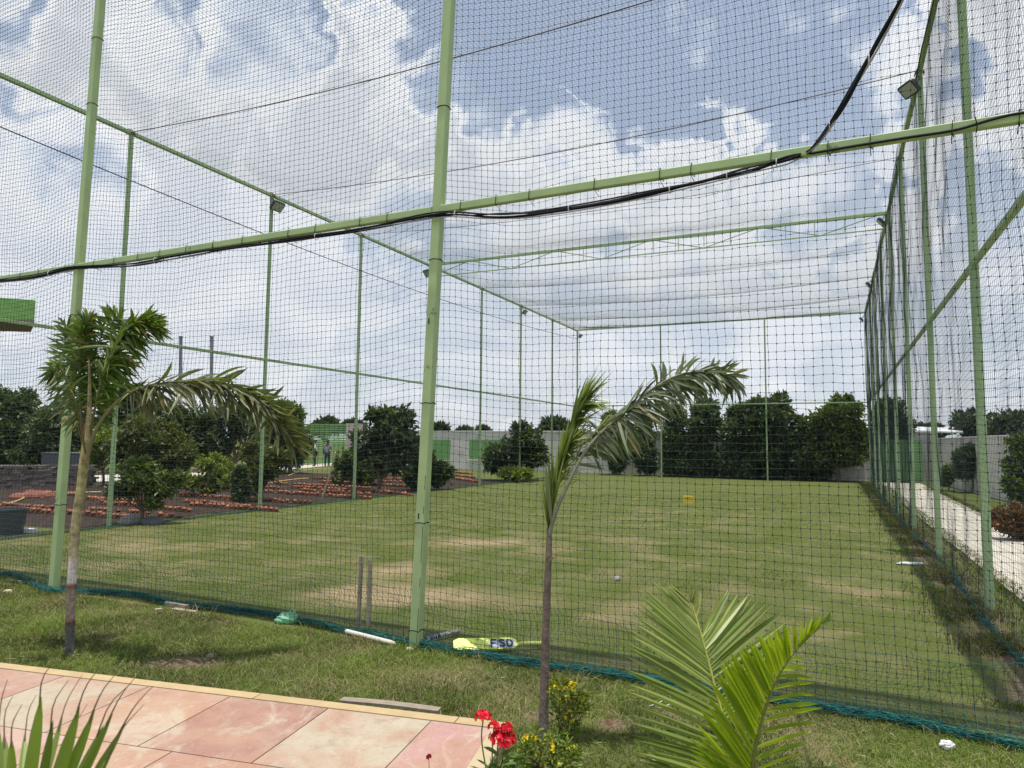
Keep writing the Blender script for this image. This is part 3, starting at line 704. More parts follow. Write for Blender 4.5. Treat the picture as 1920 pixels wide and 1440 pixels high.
flood(LV + .05, LU[8], Cx, 'floodlight in the far left top corner of the cage')

# ================================================================== PLANTS
def leaflet(mb, p, d, L_, w, droop, wdir, col, curl=0., seg=4, fold=.25):
    """one folded blade from p along d; wdir = width direction, droop pulls the tip down"""
    d = d / np.linalg.norm(d); wd = wdir - d * (wdir @ d); wd /= np.linalg.norm(wd) + 1e-9; nn = np.cross(d, wd)
    t = np.linspace(0, 1, seg + 1); pr = np.interp(t, [0, .15, .4, .7, .9, 1], [.35, .8, 1, .85, .45, .03])
    C_ = p + d * (L_ * t)[:, None] - Zx * (droop * L_ * t ** 2)[:, None] + wd * (curl * L_ * t ** 2)[:, None]
    Lf = C_ + wd * (pr * w / 2)[:, None] + nn * (pr * w * fold / 2)[:, None]; Rt = C_ - wd * (pr * w / 2)[:, None] + nn * (pr * w * fold / 2)[:, None]
    V = np.stack([Lf, C_, Rt], 1).reshape(-1, 3); q = []
    for i in range(seg):
        b = i * 3; q += [(b, b + 1, b + 4, b + 3), (b + 1, b + 2, b + 5, b + 4)]
    mb.add(V, quads=q, col=col)
def rn(s=1.): return rng.normal(0, s, 3)
def lerp(a, b, t): return np.asarray(a, float) * (1 - t) + np.asarray(b, float) * t
def frond(root, m, rach, r0, n, L3, w, dirs, droop, cA, cB, rc=(.16, .15, .06), t0=.12, jit=.12, seg=4, name='frond', curl=0., tip=(.3,)):
    """rach: rachis points; dirs: list of ((start dir),(end dir)) per side; L3: leaflet length at start, middle, end"""
    P = smooth_path(rach, 40); mb = MB(); tube(mb, P, np.linspace(r0, r0 * .2, 40), 6, col=rc)
    for i in range(n):
        t = t0 + (1 - t0) * (i + .5 * rng.random()) / n; k = t * 39; j = min(int(k), 38); p = P[j] + (P[j + 1] - P[j]) * (k - j)
        T = P[j + 1] - P[j]; T /= np.linalg.norm(T)
        for a, b in dirs:
            d = lerp(a, b, t) + rn(jit); L_ = np.interp(t, [t0, .5, 1], L3) * (.82 + .3 * rng.random())
            c = lerp(cA, cB, rng.random()) * (.8 + .4 * rng.random())
            if rng.random() < .06: c = np.array([.26, .21, .09]) * (.7 + .6 * rng.random())
            leaflet(mb, p, d, L_, w * (.75 + .5 * rng.random()), droop * (.5 + rng.random()), np.cross(d, T) * .35 + T + rn(.3), c, curl * rng.normal(), seg)
    return mb.build(name, m, root)

# --- palm one, at the left ---
Y1 = 5.64; a1 = lambda px, py, dy=0.: at(px, py, Y1 + dy)
pb = G(132, 1230)
pal = thing('young_palm', 'young palm at the left with a white band low on its ringed trunk', 'palm', pb, 'young palms before the net')
tp = [pb - Zx * .05, a1(131, 1190), a1(133, 1120), a1(137, 1050), a1(141, 990), a1(150, 930), a1(157, 870), a1(164, 810), a1(168, 770)]
P = smooth_path(tp, 60); z = P[:, 2]; tr_ = np.interp(np.linspace(0, 1, 60), [0, .15, .5, .75, .88, 1], [.034, .033, .034, .035, .028, .017])
cols_ = np.array([(.10, .095, .085) if k < 10 else (.26, .20, .15) if k < 17 else (.48, .46, .42) if k < 23 else lerp((.34, .30, .18), (.30, .30, .10), (k - 23) / 30.) if k < 50 else (.20, .10, .06) for k in range(60)])
for k in range(60):
    if k in (10, 17): cols_[k] = (.12, .05, .035); tr_[k] *= 1.08
    if k > 23 and k % 7 == 0: cols_[k] = cols_[k] * .6; tr_[k] *= 1.05
mb = MB(); tube(mb, P, tr_, 12, col=cols_); mb.build('trunk', M_trunk, pal, True)
g1_, g2_ = (.05, .10, .02), (.14, .20, .05); g3_, g4_ = (.085, .10, .045), (.19, .20, .10)
mb = MB(); tube(mb, smooth_path([a1(160, 868, -.02), a1(166, 800, -.03), a1(168, 730, -.03), a1(167, 672, -.02)], 14), np.linspace(.028, .006, 14), 8, col=(.30, .26, .13)); mb.build('spear_leaf', M_trunk, pal, True)
frond(pal, M_leafp, [a1(160, 850), a1(152, 770, .05), a1(148, 700, .1), a1(150, 640, .05), a1(165, 600, -.05)], .011, 80, (.16, .24, .14), .020, [((-.9, -.2, -.1), (-.4, -.2, 1)), ((.55, .3, .5), (.5, .1, 1)), ((-.6, .6, .3), (.2, .3, 1)), ((.9, -.3, .3), (.7, -.3, .9))], .2, g1_, g2_, t0=.25, jit=.34, curl=.12)
frond(pal, M_leafp, [a1(163, 850), a1(175, 780, -.05), a1(195, 700, -.1), a1(225, 630, -.1), a1(262, 605, -.1), a1(285, 618, -.1)], .011, 92, (.17, .29, .17), .022, [((.9, -.3, -.15), (.9, -.2, -.5)), ((-.3, .2, .7), (.7, .1, .55)), ((.4, .5, .3), (.9, .3, -.1)), ((.6, -.6, .5), (.9, -.4, .3))], .25, g1_, (.17, .24, .04), t0=.25, jit=.3, curl=.1)
frond(pal, M_leafp, [a1(161, 850), a1(170, 770, .15), a1(190, 690, .25), a1(215, 650, .3)], .010, 70, (.17, .26, .17), .020, [((.8, .3, -.3), (.9, .1, -.3)), ((-.8, .3, .2), (.1, .4, .9))], .25, g1_, g2_, t0=.25, jit=.34, curl=.1)
frond(pal, M_leafp, [a1(159, 850), a1(145, 790, .1), a1(125, 720, .15), a1(120, 660, .15), a1(126, 610, .1)], .010, 64, (.15, .21, .13), .019, [((-.9, .1, -.4), (-.7, 0, .7)), ((.6, .1, .3), (.4, .2, .9))], .2, g1_, g2_, t0=.25, jit=.34, curl=.1)
frond(pal, M_leafp, [a1(163, 862, -.05), a1(178, 810, -.1), a1(212, 760, -.15), a1(262, 728, -.2), a1(330, 716, -.2), a1(400, 718, -.15), a1(460, 738, -.1), a1(510, 775, 0), a1(548, 835, .05)], .014, 96, (.22, .33, .22), .026,
      [((.55, -.35, -.85), (.55, -.3, -.8)), ((.9, .35, .42), (.9, .2, -.05)), ((.5, -.6, -.5), (.9, -.3, .1))], .22, g3_, g4_, rc=(.22, .21, .10), t0=.32, jit=.32, curl=.14)

frond(pal, M_leafp, [a1(161, 850, .05), a1(164, 770, .1), a1(172, 700, .12), a1(186, 640, .1), a1(206, 604, .05), a1(228, 600, 0)], .010, 70, (.17, .27, .15), .020, [((.9, -.2, .1), (.9, -.1, -.1)), ((-.8, -.3, .1), (-.1, -.2, .9))], .25, g1_, g2_, t0=.25, jit=.34, curl=.1)
frond(pal, M_leafp, [a1(160, 850, -.05), a1(150, 790, -.15), a1(134, 730, -.25), a1(112, 690, -.3), a1(100, 700, -.32)], .009, 46, (.14, .2, .12), .019, [((-.7, -.3, -.5), (-.9, 0, -.5)), ((.3, -.2, .8), (-.6, .2, .6))], .3, g1_, g2_, t0=.25, jit=.34, curl=.1)
# --- palm two, centre ---
Y2 = 4.07; a2 = lambda px, py, dy=0.: at(px, py, Y2 + dy)
pb = G(1018, 1396)
pal2 = thing('young_palm', 'thin wind-bent palm with a bare brown stem, right of the cricket bat', 'palm', pb, 'young palms before the net')
P = smooth_path([pb - Zx * .05, a2(1019, 1350), a2(1021, 1280), a2(1023, 1200), a2(1026, 1110), a2(1029, 1040), a2(1030, 990)], 40)
cc_ = np.array([lerp((.26, .23, .19), (.15, .115, .095), min(1, k / 12)) * (.8 + .4 * rng.random()) for k in range(40)])
mb = MB(); tube(mb, P, np.interp(np.linspace(0, 1, 40), [0, .2, .6, 1], [.036, .027, .021, .015]) * (1 + .1 * rng.random(40)), 10, col=cc_)
tube(mb, smooth_path([P[30], P[30] + [.012, -.02, .05], P[30] + [.04, -.03, .07]], 5), .005, 4, col=(.2, .15, .1)); mb.build('trunk', M_trunk, pal2, True)
rc2 = [a2(1028, 1010), a2(1042, 960, -.02), a2(1066, 905, -.04), a2(1095, 850, -.05), a2(1130, 808, -.05), a2(1175, 770, -.05), a2(1225, 728, -.03), a2(1275, 702, 0), a2(1330, 698, .03), a2(1378, 706, .05)]
frond(pal2, M_leafp, rc2, .014, 92, (.14, .23, .14), .019, [((.75, -.3, -.3), (.5, -.3, -.9)), ((.55, .2, .65), (.85, .2, .35)), ((.8, -.5, .1), (.7, .3, -.7))], .22, (.055, .075, .035), (.20, .23, .13), rc=(.30, .30, .22), t0=.36, jit=.36, curl=.2)
# stiff closed bunch of pale leaflets standing on the left of it
def bunch(root, base, dirm, n, L0, L1_, spread, w, cA, cB, bend, name='leaf_bunch', dr=.1):
    mb = MB()
    for i in range(n):
        t = rng.random(); p = base(t); d = np.asarray(dirm(t), float) + rn(spread)
        leaflet(mb, p, d, L0 + (L1_ - L0) * rng.random(), w * (.6 + .7 * rng.random()), dr * rng.random(), np.array([.4, 1., .1]) + rn(.5), lerp(cA, cB, rng.random()), bend * (.5 + rng.random()), 6)
    return mb.build(name, M_leafp, root)
S0 = smooth_path([a2(1030, 1000), a2(1040, 930, .03), a2(1056, 860, .05), a2(1074, 790, .06), a2(1086, 748, .05)], 30)
bunch(pal2, lambda t: S0[int(t * 26)], lambda t: lerp((-.04, 0, 1), (.55, -.1, .85), t), 170, .20, .44, .10, .021, (.10, .16, .035), (.34, .38, .13), 0., 'leaf_bunch', .25)
bunch(pal2, lambda t: S0[8 + int(t * 21)], lambda t: lerp((.35, -.2, 1), (1.0, -.2, .35), t), 130, .14, .25, .2, .018, (.16, .22, .05), (.38, .42, .16), 0., 'leaf_bunch', .8)
bunch(pal2, lambda t: np.array(smooth_path([a2(1060, 900), a2(1100, 830), a2(1160, 775)], 20))[int(t * 19)], lambda t: (.9, -.2, .5 - t * .3), 36, .10, .26, .35, .028, (.12, .14, .08), (.36, .38, .27), 0., 'leaf_bunch', .7)
for px, py, qx, qy, w in ((1150, 800, 1212, 704, .036), (1200, 735, 1240, 690, .028), (1105, 838, 1165, 822, .026), (1060, 912, 1090, 895, .012), (1034, 985, 1024, 868, .02), (1036, 1000, 1026, 925, .014)):
    a, b = a2(px, py, -.05), a2(qx, qy, -.05); mb = MB(); leaflet(mb, a, b - a, np.linalg.norm(b - a), w, .02, np.array([.5, -.4, .6]), (.20, .23, .13), 0, 5); mb.build('broad_leaflet', M_leafp, pal2)

# --- young coconut palm, foreground right ---
Y3 = 3.0; a3 = lambda px, py, dy=0.: at(px, py, Y3 + dy)
cb = np.array([*(at(1392, 1560, Y3)[:2]), 0.])
coco = thing('coconut_sapling', 'bright green young coconut palm with two upright fronds in the right foreground', 'palm', cb)
mb = MB(); tube(mb, smooth_path([cb - Zx * .03, cb + Zx * .1, a3(1392, 1500)], 8), np.linspace(.04, .025, 8), 10, col=(.30, .28, .10)); mb.build('stem', M_trunk, coco, True)
def cocofrond(rach, left, right, n, w, cA, cB, rc, r0=.012, flip=1., name='frond', nr=None, m=None):
    """left/right: leaflet tips (px,py,dy) along the rachis from low to high, interpolated"""
    P = smooth_path(rach, 60); mb = MB(); tube(mb, P, np.linspace(r0, r0 * .25, 60), 7, col=rc)
    for tips, sgn in ((left, 1), (right, -1)):
        if not tips: continue
        ts = np.array([q[0] for q in tips]); X = np.array([q[1:] for q in tips], float)
        nn_ = n if (sgn == 1 or nr is None) else nr
        for i in range(nn_):
            t = ts[0] + (ts[-1] - ts[0]) * (i + .35 * rng.random()) / (nn_ - 1); t = min(t, .995)
            tx = np.array([np.interp(t, ts, X[:, k]) for k in range(3)]) + np.array([rng.normal(0, 3), rng.normal(0, 3), rng.normal(0, .01)])
            p = P[min(int(t * 59), 59)]; e_ = a3(*tx) + Zx * .03; d = e_ - p; L_ = np.linalg.norm(d)
            c = lerp(cA, cB, rng.random()) * (.85 + .3 * rng.random())
            T = P[min(int(t * 59) + 1, 59)] - P[max(int(t * 59) - 1, 0)]
            leaflet(mb, p, d + Zx * .05 * L_, L_, w * (.8 + .35 * rng.random()), .04 + .03 * rng.random(), T / np.linalg.norm(T) + rn(.12), c, 0, 6, .45 * flip)
    return mb.build(name, m or M_leafp, coco)
ra = [a3(1396, 1500, .05), a3(1372, 1400, .08), a3(1345, 1305, .12), a3(1327, 1235, .16), a3(1312, 1180, .2), a3(1298, 1135, .24)]
gA, gB = (.13, .19, .035), (.29, .34, .09)
cocofrond(ra, [(.02, 1195, 1440, 0), (.12, 1185, 1394, 0), (.22, 1172, 1334, .02), (.27, 1173, 1291, .04), (.4, 1168, 1217, .07), (.5, 1179, 1172, .1), (.62, 1192, 1132, .14), (.75, 1215, 1101, .18), (.85, 1246, 1110, .2)],
          [(.30, 1500, 1235, .35), (.40, 1490, 1200, .36), (.48, 1482, 1179, .36), (.55, 1466, 1152, .38), (.62, 1425, 1134, .38), (.68, 1395, 1120, .36), (.74, 1362, 1113, .34)], 31, .026, gA, gB, (.50, .50, .12), .008, nr=19)
cocofrond([ra[-2], ra[-1], a3(1296, 1130, .25)], [(.1, 1248, 1108, .25), (.9, 1258, 1108, .25)], [(.2, 1322, 1118, .26), (.98, 1295, 1108, .26)], 9, .014, (.20, .24, .07), (.38, .38, .12), (.5, .5, .12), .004)
rb = [a3(1402, 1500, -.05), a3(1412, 1420, -.08), a3(1428, 1350, -.1), a3(1448, 1290, -.12), a3(1476, 1240, -.12), a3(1508, 1200, -.1), a3(1540, 1172, -.08)]
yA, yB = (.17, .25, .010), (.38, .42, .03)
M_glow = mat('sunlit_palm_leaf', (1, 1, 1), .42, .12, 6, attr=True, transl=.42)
cocofrond(rb, [(.0, 1292, 1400, -.26), (.1, 1312, 1340, -.27), (.18, 1327, 1290, -.27), (.28, 1345, 1250, -.26), (.38, 1368, 1232, -.25), (.46, 1388, 1222, -.24), (.55, 1420, 1202, -.22), (.65, 1452, 1190, -.2), (.78, 1502, 1176, -.16), (.9, 1545, 1168, -.12)],
          [(.04, 1500, 1442, .12), (.12, 1510, 1417, .15), (.32, 1542, 1349, .22), (.42, 1532, 1321, .24), (.5, 1527, 1296, .25), (.58, 1517, 1281, .24), (.66, 1510, 1246, .2)], 38, .026, yA, yB, (.30, .30, .09), .011, -1., nr=12, m=M_glow)
cocofrond([a3(1398, 1520, -.05), a3(1404, 1490, -.07), a3(1408, 1450, -.08)], [(0, 1272, 1470, -.2), (1, 1296, 1400, -.25)], None, 9, .018, yA, yB, (.3, .3, .1), .008, -1., m=M_glow)
cocofrond([rb[-3], rb[-2], rb[-1], a3(1556, 1164, -.07)], [(.1, 1530, 1165, -.1), (.98, 1560, 1160, -.08)], [(.1, 1548, 1178, -.06), (.98, 1563, 1163, -.08)], 9, .013, (.18, .25, .05), (.30, .36, .12), (.3, .3, .1), .004)
frond(coco, M_leafp, [a3(1396, 1520), a3(1330, 1470, .1), a3(1262, 1440, .15)], .008, 12, (.2, .3, .2), .018, [((-.9, .2, .0), (-.9, .1, -.1)), ((-.5, .3, .5), (-.7, .1, .3))], .05, gA, gB, t0=.2, jit=.05)
frond(coco, M_leafp, [a3(1405, 1520), a3(1460, 1470, .1), a3(1500, 1440, .15)], .008, 5, (.2, .3, .2), .018, [((.9, .2, .1), (.95, .1, -.0))], .05, (.07, .12, .03), (.13, .19, .05), t0=.3, jit=.05)

# --- leaf fan close to the lens, bottom left ---
Y4 = .95; a4 = lambda px, py, dy=0.: at(px, py, Y4 + dy)
fb0 = np.array([*(a4(30, 1700)[:2]), 0.])
fan = thing('palm_seedling', 'out-of-focus palm leaf fan poking up in the bottom left corner', 'palm', fb0)
mb = MB(); tube(mb, smooth_path([fb0, fb0 + Zx * .6, a4(30, 1640), a4(40, 1560)], 12), np.linspace(.014, .006, 12), 7, col=(.20, .24, .06)); mb.build('stem', M_trunk, fan, True)
mb = MB()
for bx, by, tx, ty, w in ((8, 1560, 8, 1372, .016), (18, 1560, 22, 1378, .014), (40, 1560, 78, 1300, .017), (60, 1570, 100, 1345, .012), (70, 1580, 150, 1318, .017), (50, 1570, 118, 1338, .011), (75, 1590, 178, 1325, .015), (85, 1600, 212, 1332, .013), (80, 1590, 196, 1352, .010), (90, 1610, 236, 1350, .013), (95, 1620, 215, 1395, .010), (30, 1570, 48, 1362, .010), (-20, 1560, -30, 1370, .014), (-5, 1560, -4, 1350, .012), (62, 1600, 128, 1390, .010)):
    a, b = a4(bx, by, rng.normal(0, .03)), a4(tx, ty, rng.normal(0, .05)); L_ = np.linalg.norm(b - a)
    leaflet(mb, a, b - a, L_, w, .02, np.array([1., .3, 0]) + rn(.15), lerp((.16, .22, .045), (.25, .32, .08), rng.random()), 0, 7, .3)
    d = (b - a) / L_; tube(mb, smooth_path([b - d * .02, b + d * .02 + rn(.002), b + d * .045 + np.array([.012, 0, .004])], 6), np.linspace(.0014, .0004, 6), 3, col=(.18, .12, .07))
mb.build('leaf_blades', M_leafp, fan)

# --- flowering plants ---
def small_leaves(mb, c, rad, n, L_, w, cA, cB, up=.4):
    for _ in range(n):
        d = rn(1); d /= np.linalg.norm(d); p = c + d * rad * rng.random() ** .5 * np.array([1, 1, .8]); dd = d * np.array([1, 1, .5]) + Zx * up
        leaflet(mb, p, dd, L_ * (.6 + .7 * rng.random()), w, .15, np.cross(dd, rn(1)), lerp(cA, cB, rng.random()), 0, 3)
def flowercluster(mb, c, rad, n, s, cA, cB, up=.2):
    for _ in range(n):
        d = rn(1); d /= np.linalg.norm(d); d[2] = abs(d[2]) * .8 + up * rng.random(); p = c + d * rad * (.7 + .3 * rng.random()); a = np.cross(d, rn(1)); a /= np.linalg.norm(a); b = np.cross(d, a) / np.linalg.norm(d); col = lerp(cA, cB, rng.random())
        for k in range(5):
            an = k * 2 * math.pi / 5; dd = a * math.cos(an) + b * math.sin(an) + d * .35
            leaflet(mb, p, dd, s, s * .75, 0, np.cross(d, dd), col, 0, 2, .1)
Y5 = 3.45; rfb = np.array([*(at(925, 1500, Y5)[:2]), 0])
rf = thing('red_flowering_plant', 'plant with two crimson flower heads over long leaves at the terrace corner', 'flowering plant', rfb)
mst, mlf = MB(), MB(); hd = [(906, 1348, .026), (926, 1364, .018), (950, 1366, .017), (944, 1392, .040), (934, 1386, .028)]
for px, py, rr in hd:
    p = at(px, py, Y5); q0 = at(px * .5 + 460, 1450, Y5); tube(mst, smooth_path([rfb, q0, at(px - 3, py + 40, Y5), p], 12), .0035, 5, col=(.12, .17, .04))
mst.build('stems', M_attr2, rf)
for _ in range(60):
    px = rng.uniform(895, 985); py = rng.uniform(1400, 1470); p = at(px - (px - 930) * .5, py + 15, Y5 + rng.normal(0, .05)); d = np.array([(px - 932) * .02 + rng.normal(0, .4), rng.normal(0, .5), rng.uniform(.1, .9)])
    leaflet(mlf, p, d, rng.uniform(.07, .13), .020, .3, np.cross(d, rn(1)), lerp((.05, .10, .02), (.15, .22, .05), rng.random()), 0, 4)
mlf.build('leaves', M_leafp, rf)
for px, py, rr in hd: mb = MB(); flowercluster(mb, at(px, py, Y5), rr * 1.5, int(1700 * rr), .016, (.55, .005, .02), (.80, .02, .05)); mb.build('flower_head', M_leafp, rf)
q0 = np.array([*(at(806, 1520, 3.3)[:2]), 0]); t_ = thing('seedling_flower', 'single small dark red flower on a thin stalk over the terrace', 'flower', q0)
mb = MB(); tube(mb, smooth_path([q0, at(805, 1460, 3.3), at(804, 1420, 3.3)], 8), .0015, 4, col=(.2, .08, .05)); mb.build('stalk', M_attr2, t_)
mb = MB(); flowercluster(mb, at(804, 1419, 3.3), .008, 9, .012, (.25, .01, .02), (.35, .02, .03)); mb.build('flower_head', M_leafp, t_)
def yshrub(bx, by, crowns, label, nl=60):
    b = G(bx, by); t = thing('yellow_flowering_shrub', label, 'flowering shrub', b, 'yellow flowering shrubs by the thin palm')
    ms, ml, mf = MB(), MB(), MB(); y = b[1]
    for px, py, rad, nf in crowns:
        p = at(px, py, y + rng.normal(0, .05)); tube(ms, smooth_path([b, lerp(b, p, .5) + rn(.015), p], 8), np.linspace(.004, .0015, 8), 4, col=(.10, .07, .04))
        for q_ in range(3): e_ = p + rn(rad * .6); tube(ms, [lerp(b, p, .6), e_], .0015, 3, col=(.12, .08, .04)); small_leaves(ml, e_, rad, nl // 3, .030, .011, (.08, .13, .02), (.24, .28, .04))
        for q_ in range(nf): flowercluster(mf, p + rn(rad * .45) + Zx * rad * .5, .010, 7, .009, (.70, .50, .01), (.85, .70, .03))
    ms.build('stems', M_attr2, t); ml.build('leaves', M_leafp, t); mf.build('blossoms', M_leafp, t)
yshrub(1062, 1392, [(1035, 1292, .045, 5), (1050, 1285, .04, 4), (1062, 1300, .05, 6), (1075, 1296, .04, 4), (1085, 1315, .045, 5), (1094, 1330, .04, 4), (1060, 1335, .06, 2), (1078, 1352, .05, 1), (1045, 1325, .05, 2), (1050, 1362, .05, 2), (1070, 1375, .05, 0)], 'taller yellow-flowered shrub just right of the thin palm stem', 84)
yshrub(1030, 1450, [(985, 1392, .035, 3), (1006, 1390, .035, 4), (1028, 1398, .035, 4), (1040, 1402, .03, 2), (1062, 1412, .04, 3), (1080, 1410, .03, 2), (1000, 1425, .06, 4), (1040, 1430, .06, 3), (975, 1430, .04, 4), (1065, 1440, .05, 1), (1015, 1445, .06, 2)], 'low yellow-flowered shrub at the bottom edge before the thin palm', 90)

# --- trees and shrubs -------------------------------------------------
def crown(mb, blobs, n, leaf, cA, cB, seed=0, droop=.2, shell=.55, thr=.34):
    """many separate leaf faces spread through the volume of several lumps"""
    r_ = np.random.default_rng(seed + 100); tot = sum(b[3] * b[4] for b in blobs)
    for cx_, cy_, cz_, rx, rz in blobs:
        m = int(1.6 * n * rx * rz / tot); d = r_.normal(0, 1, (m, 3)); d /= np.linalg.norm(d, axis=1)[:, None]
        rad = (shell + (1 - shell) * r_.random(m)) ** .8 * r_.uniform(.3, 1, m) ** .35
        lump = 1 + .34 * np.sin(d[:, 0] * 5 + cx_ * 7) * np.sin(d[:, 2] * 6 + cz_ * 5) + .22 * np.sin(d[:, 1] * 9 + cy_ * 3 + d[:, 2] * 4) + .16 * r_.normal(0, 1, m)
        P = np.array([cx_, cy_, cz_]) + d * (rad * lump)[:, None] * np.array([rx, rx, rz])
        keep = fb(P[:, 0] * 2.2 / max(rx, .5) + P[:, 1], P[:, 2] * 2.2 / max(rx, .5) + P[:, 1] * .7, 2) > thr; P = P[keep]; d = d[keep]; m = len(P)
        P[:, 2] = np.maximum(P[:, 2], .05)
        ln = leaf * 1.25 * (.6 + .8 * r_.random(m)); dd = d + r_.normal(0, .8, (m, 3)); dd[:, 2] -= droop; dd /= np.linalg.norm(dd, axis=1)[:, None]
        w = np.cross(dd, r_.normal(0, 1, (m, 3))); w /= np.linalg.norm(w, axis=1)[:, None]; nn = np.cross(dd, w)
        a = P; b = P + dd * (ln * .5)[:, None] + w * (ln * .22)[:, None] + nn * (ln * .06)[:, None]; c = P + dd * ln[:, None]; e_ = P + dd * (ln * .5)[:, None] - w * (ln * .22)[:, None] + nn * (ln * .06)[:, None]
        V = np.stack([a, b, c, e_], 1).reshape(-1, 3); k = np.arange(m)[:, None] * 4
        f = r_.random((m, 1)) ** 1.3; cl = np.array(cA) * (1 - f) + np.array(cB) * f; cl = cl * (.75 + .5 * fb(P[:, 0] * 1.5, P[:, 2] * 1.5 + P[:, 1], 2))[:, None]
        mb.add(V, quads=k + np.array([[0, 1, 2, 3]]), col=np.repeat(cl, 4, 0))
def tree(name, label, cat, base, blobs, n, leaf, cA, cB, trunk_r=.08, seed=0, group=None, droop=.2, bark=(.12, .09, .065)):
    t = thing(name, label, cat, base, group); mt = MB(); r_ = np.random.default_rng(seed)
    cz = min(b[2] for b in blobs); bx = np.mean([b[0] for b in blobs]); by = np.mean([b[1] for b in blobs])
    fork = np.array([lerp(base[0], bx, .3), lerp(base[1], by, .3), max(.25, cz * .45)])
    tube(mt, smooth_path([base - Zx * .1, lerp(base, fork, .5) + [.02, 0, 0], fork], 8), np.linspace(trunk_r * 1.3, trunk_r, 8), 8, col=bark)
    for b in blobs:
        for _ in range(3):
            d = r_.normal(0, 1, 3); d /= np.linalg.norm(d); e_ = np.array(b[:3]) + d * np.array([b[3], b[3], b[4]]) * .75
            tube(mt, smooth_path([fork, lerp(fork, e_, .5) + r_.normal(0, .05, 3) * b[3], e_], 7), np.linspace(trunk_r * .7, trunk_r * .12, 7), 5, col=bark)
    mt.build('trunk', M_bark, t)
    bl2 = []
    for b in blobs:
        bl2.append((b[0], b[1], b[2], b[3] * .76, b[4] * .76))
        for _ in range(8):
            d = r_.normal(0, 1, 3); d /= np.linalg.norm(d); k_ = r_.uniform(.22, .5)
            bl2.append((b[0] + d[0] * b[3] * .72, b[1] + d[1] * b[3] * .72, b[2] + d[2] * b[4] * .72, b[3] * k_, b[4] * k_))
    blobs = bl2
    mc = MB(); crown(mc, blobs, n, leaf, cA, cB, seed, droop, thr=.20 if name == 'hedge_tree' else .33); mc.build('crown', M_leaf, t); return t
DK = ((.042, .066, .030), (.15, .185, .085)); MD = ((.052, .082, .020), (.18, .215, .065)); YG = ((.10, .14, .02), (.33, .36, .08)); FAR = ((.05, .066, .045), (.11, .13, .08))
def px_tree(name, label, cat, bpx, bpy_, y, lumps, n, leaf, pal_, tr=.07, seed=0, group=None, droop=.2):
    """lumps: (px, py, half-width px, half-height px, dy)"""
    base = at(bpx, bpy_, y); base[2] = 0.
    bl = []
    for px, py, wx, wz, dy in lumps:
        c = at(px, py, y + dy); k = (y + dy) / FPX; bl.append((c[0], c[1], c[2], wx * k, wz * k))
    return tree(name, label, cat, base, bl, n, leaf, pal_[0], pal_[1], tr, seed, group, droop)
GB = 'trees in front of the far wall'
# hedge trees behind the far net
px_tree('hedge_tree', 'narrow dark tree at the left end of the far wall row behind the frond', 'tree', 1153, 888, 38.3, [(1153, 840, 24, 44, 0), (1150, 800, 20, 32, 0), (1158, 868, 16, 20, 0)], 5200, .17, DK, seed=1, group=GB)
px_tree('hedge_tree', 'slim pointed tree second from the left end of the far wall row', 'tree', 1210, 890, 37.6, [(1212, 845, 24, 38, 0), (1210, 805, 17, 30, 0), (1214, 780, 8, 16, 0), (1215, 870, 14, 16, 0)], 5200, .17, DK, seed=2, group=GB)
px_tree('hedge_tree', 'dark bushy tree just right of the left slim post of the far net', 'tree', 1262, 896, 36.9, [(1265, 825, 27, 50, 0), (1262, 785, 20, 26, 0), (1252, 865, 18, 22, 0), (1270, 872, 30, 20, 0), (1298, 860, 22, 18, .1)], 8200, .18, DK, seed=3, group=GB)
px_tree('hedge_tree', 'tall round-topped dark tree between the two slim posts of the far net', 'tree', 1318, 898, 36.2, [(1318, 800, 34, 46, 0), (1322, 768, 24, 22, 0), (1312, 848, 26, 28, 0), (1318, 874, 30, 20, 0), (1346, 862, 22, 18, .1)], 10500, .18, DK, seed=4, group=GB)
px_tree('hedge_tree', 'dark tree left of the tallest one in the far wall row', 'tree', 1378, 900, 35.5, [(1380, 810, 30, 45, 0), (1386, 775, 24, 22, 0), (1372, 850, 24, 24, 0), (1376, 878, 30, 20, 0), (1404, 866, 22, 18, .1)], 10000, .18, DK, seed=5, group=GB)
px_tree('hedge_tree', 'tallest dark tree of the far wall row, crossed by the right slim post', 'tree', 1440, 904, 34.7, [(1436, 790, 42, 42, 0), (1455, 762, 28, 26, 0), (1420, 762, 20, 20, 0), (1440, 835, 44, 34, 0), (1465, 868, 26, 22, 0), (1410, 872, 24, 20, 0), (1436, 878, 30, 20, 0), (1464, 866, 22, 18, .1)], 15000, .18, DK, seed=6, group=GB)
px_tree('hedge_tree', 'lower dark bush filling the gap right of the tallest far tree', 'bush', 1510, 905, 34.0, [(1512, 870, 32, 30, 0), (1500, 822, 24, 34, .2), (1535, 885, 20, 16, 0), (1494, 795, 10, 16, .2)], 9800, .17, DK, seed=7, group=GB)
px_tree('broad_tree', 'broad green tree on a bare trunk at the right end of the far wall', 'tree', 1572, 906, 33.3, [(1570, 795, 48, 34, 0), (1585, 770, 36, 20, 0), (1545, 825, 34, 26, 0), (1600, 825, 26, 34, 0), (1575, 852, 44, 24, 0), (1530, 850, 24, 24, 0), (1568, 752, 8, 12, 0), (1592, 750, 5, 12, 0)], 14500, .17, MD, seed=8, group=GB)
px_tree('broad_tree', 'dark tree seen through the packed posts of the right-hand net', 'tree', 1668, 900, 32.8, [(1672, 775, 26, 32, 0), (1690, 800, 20, 20, 0), (1650, 790, 14, 24, 0)], 4200, .18, DK, seed=9)
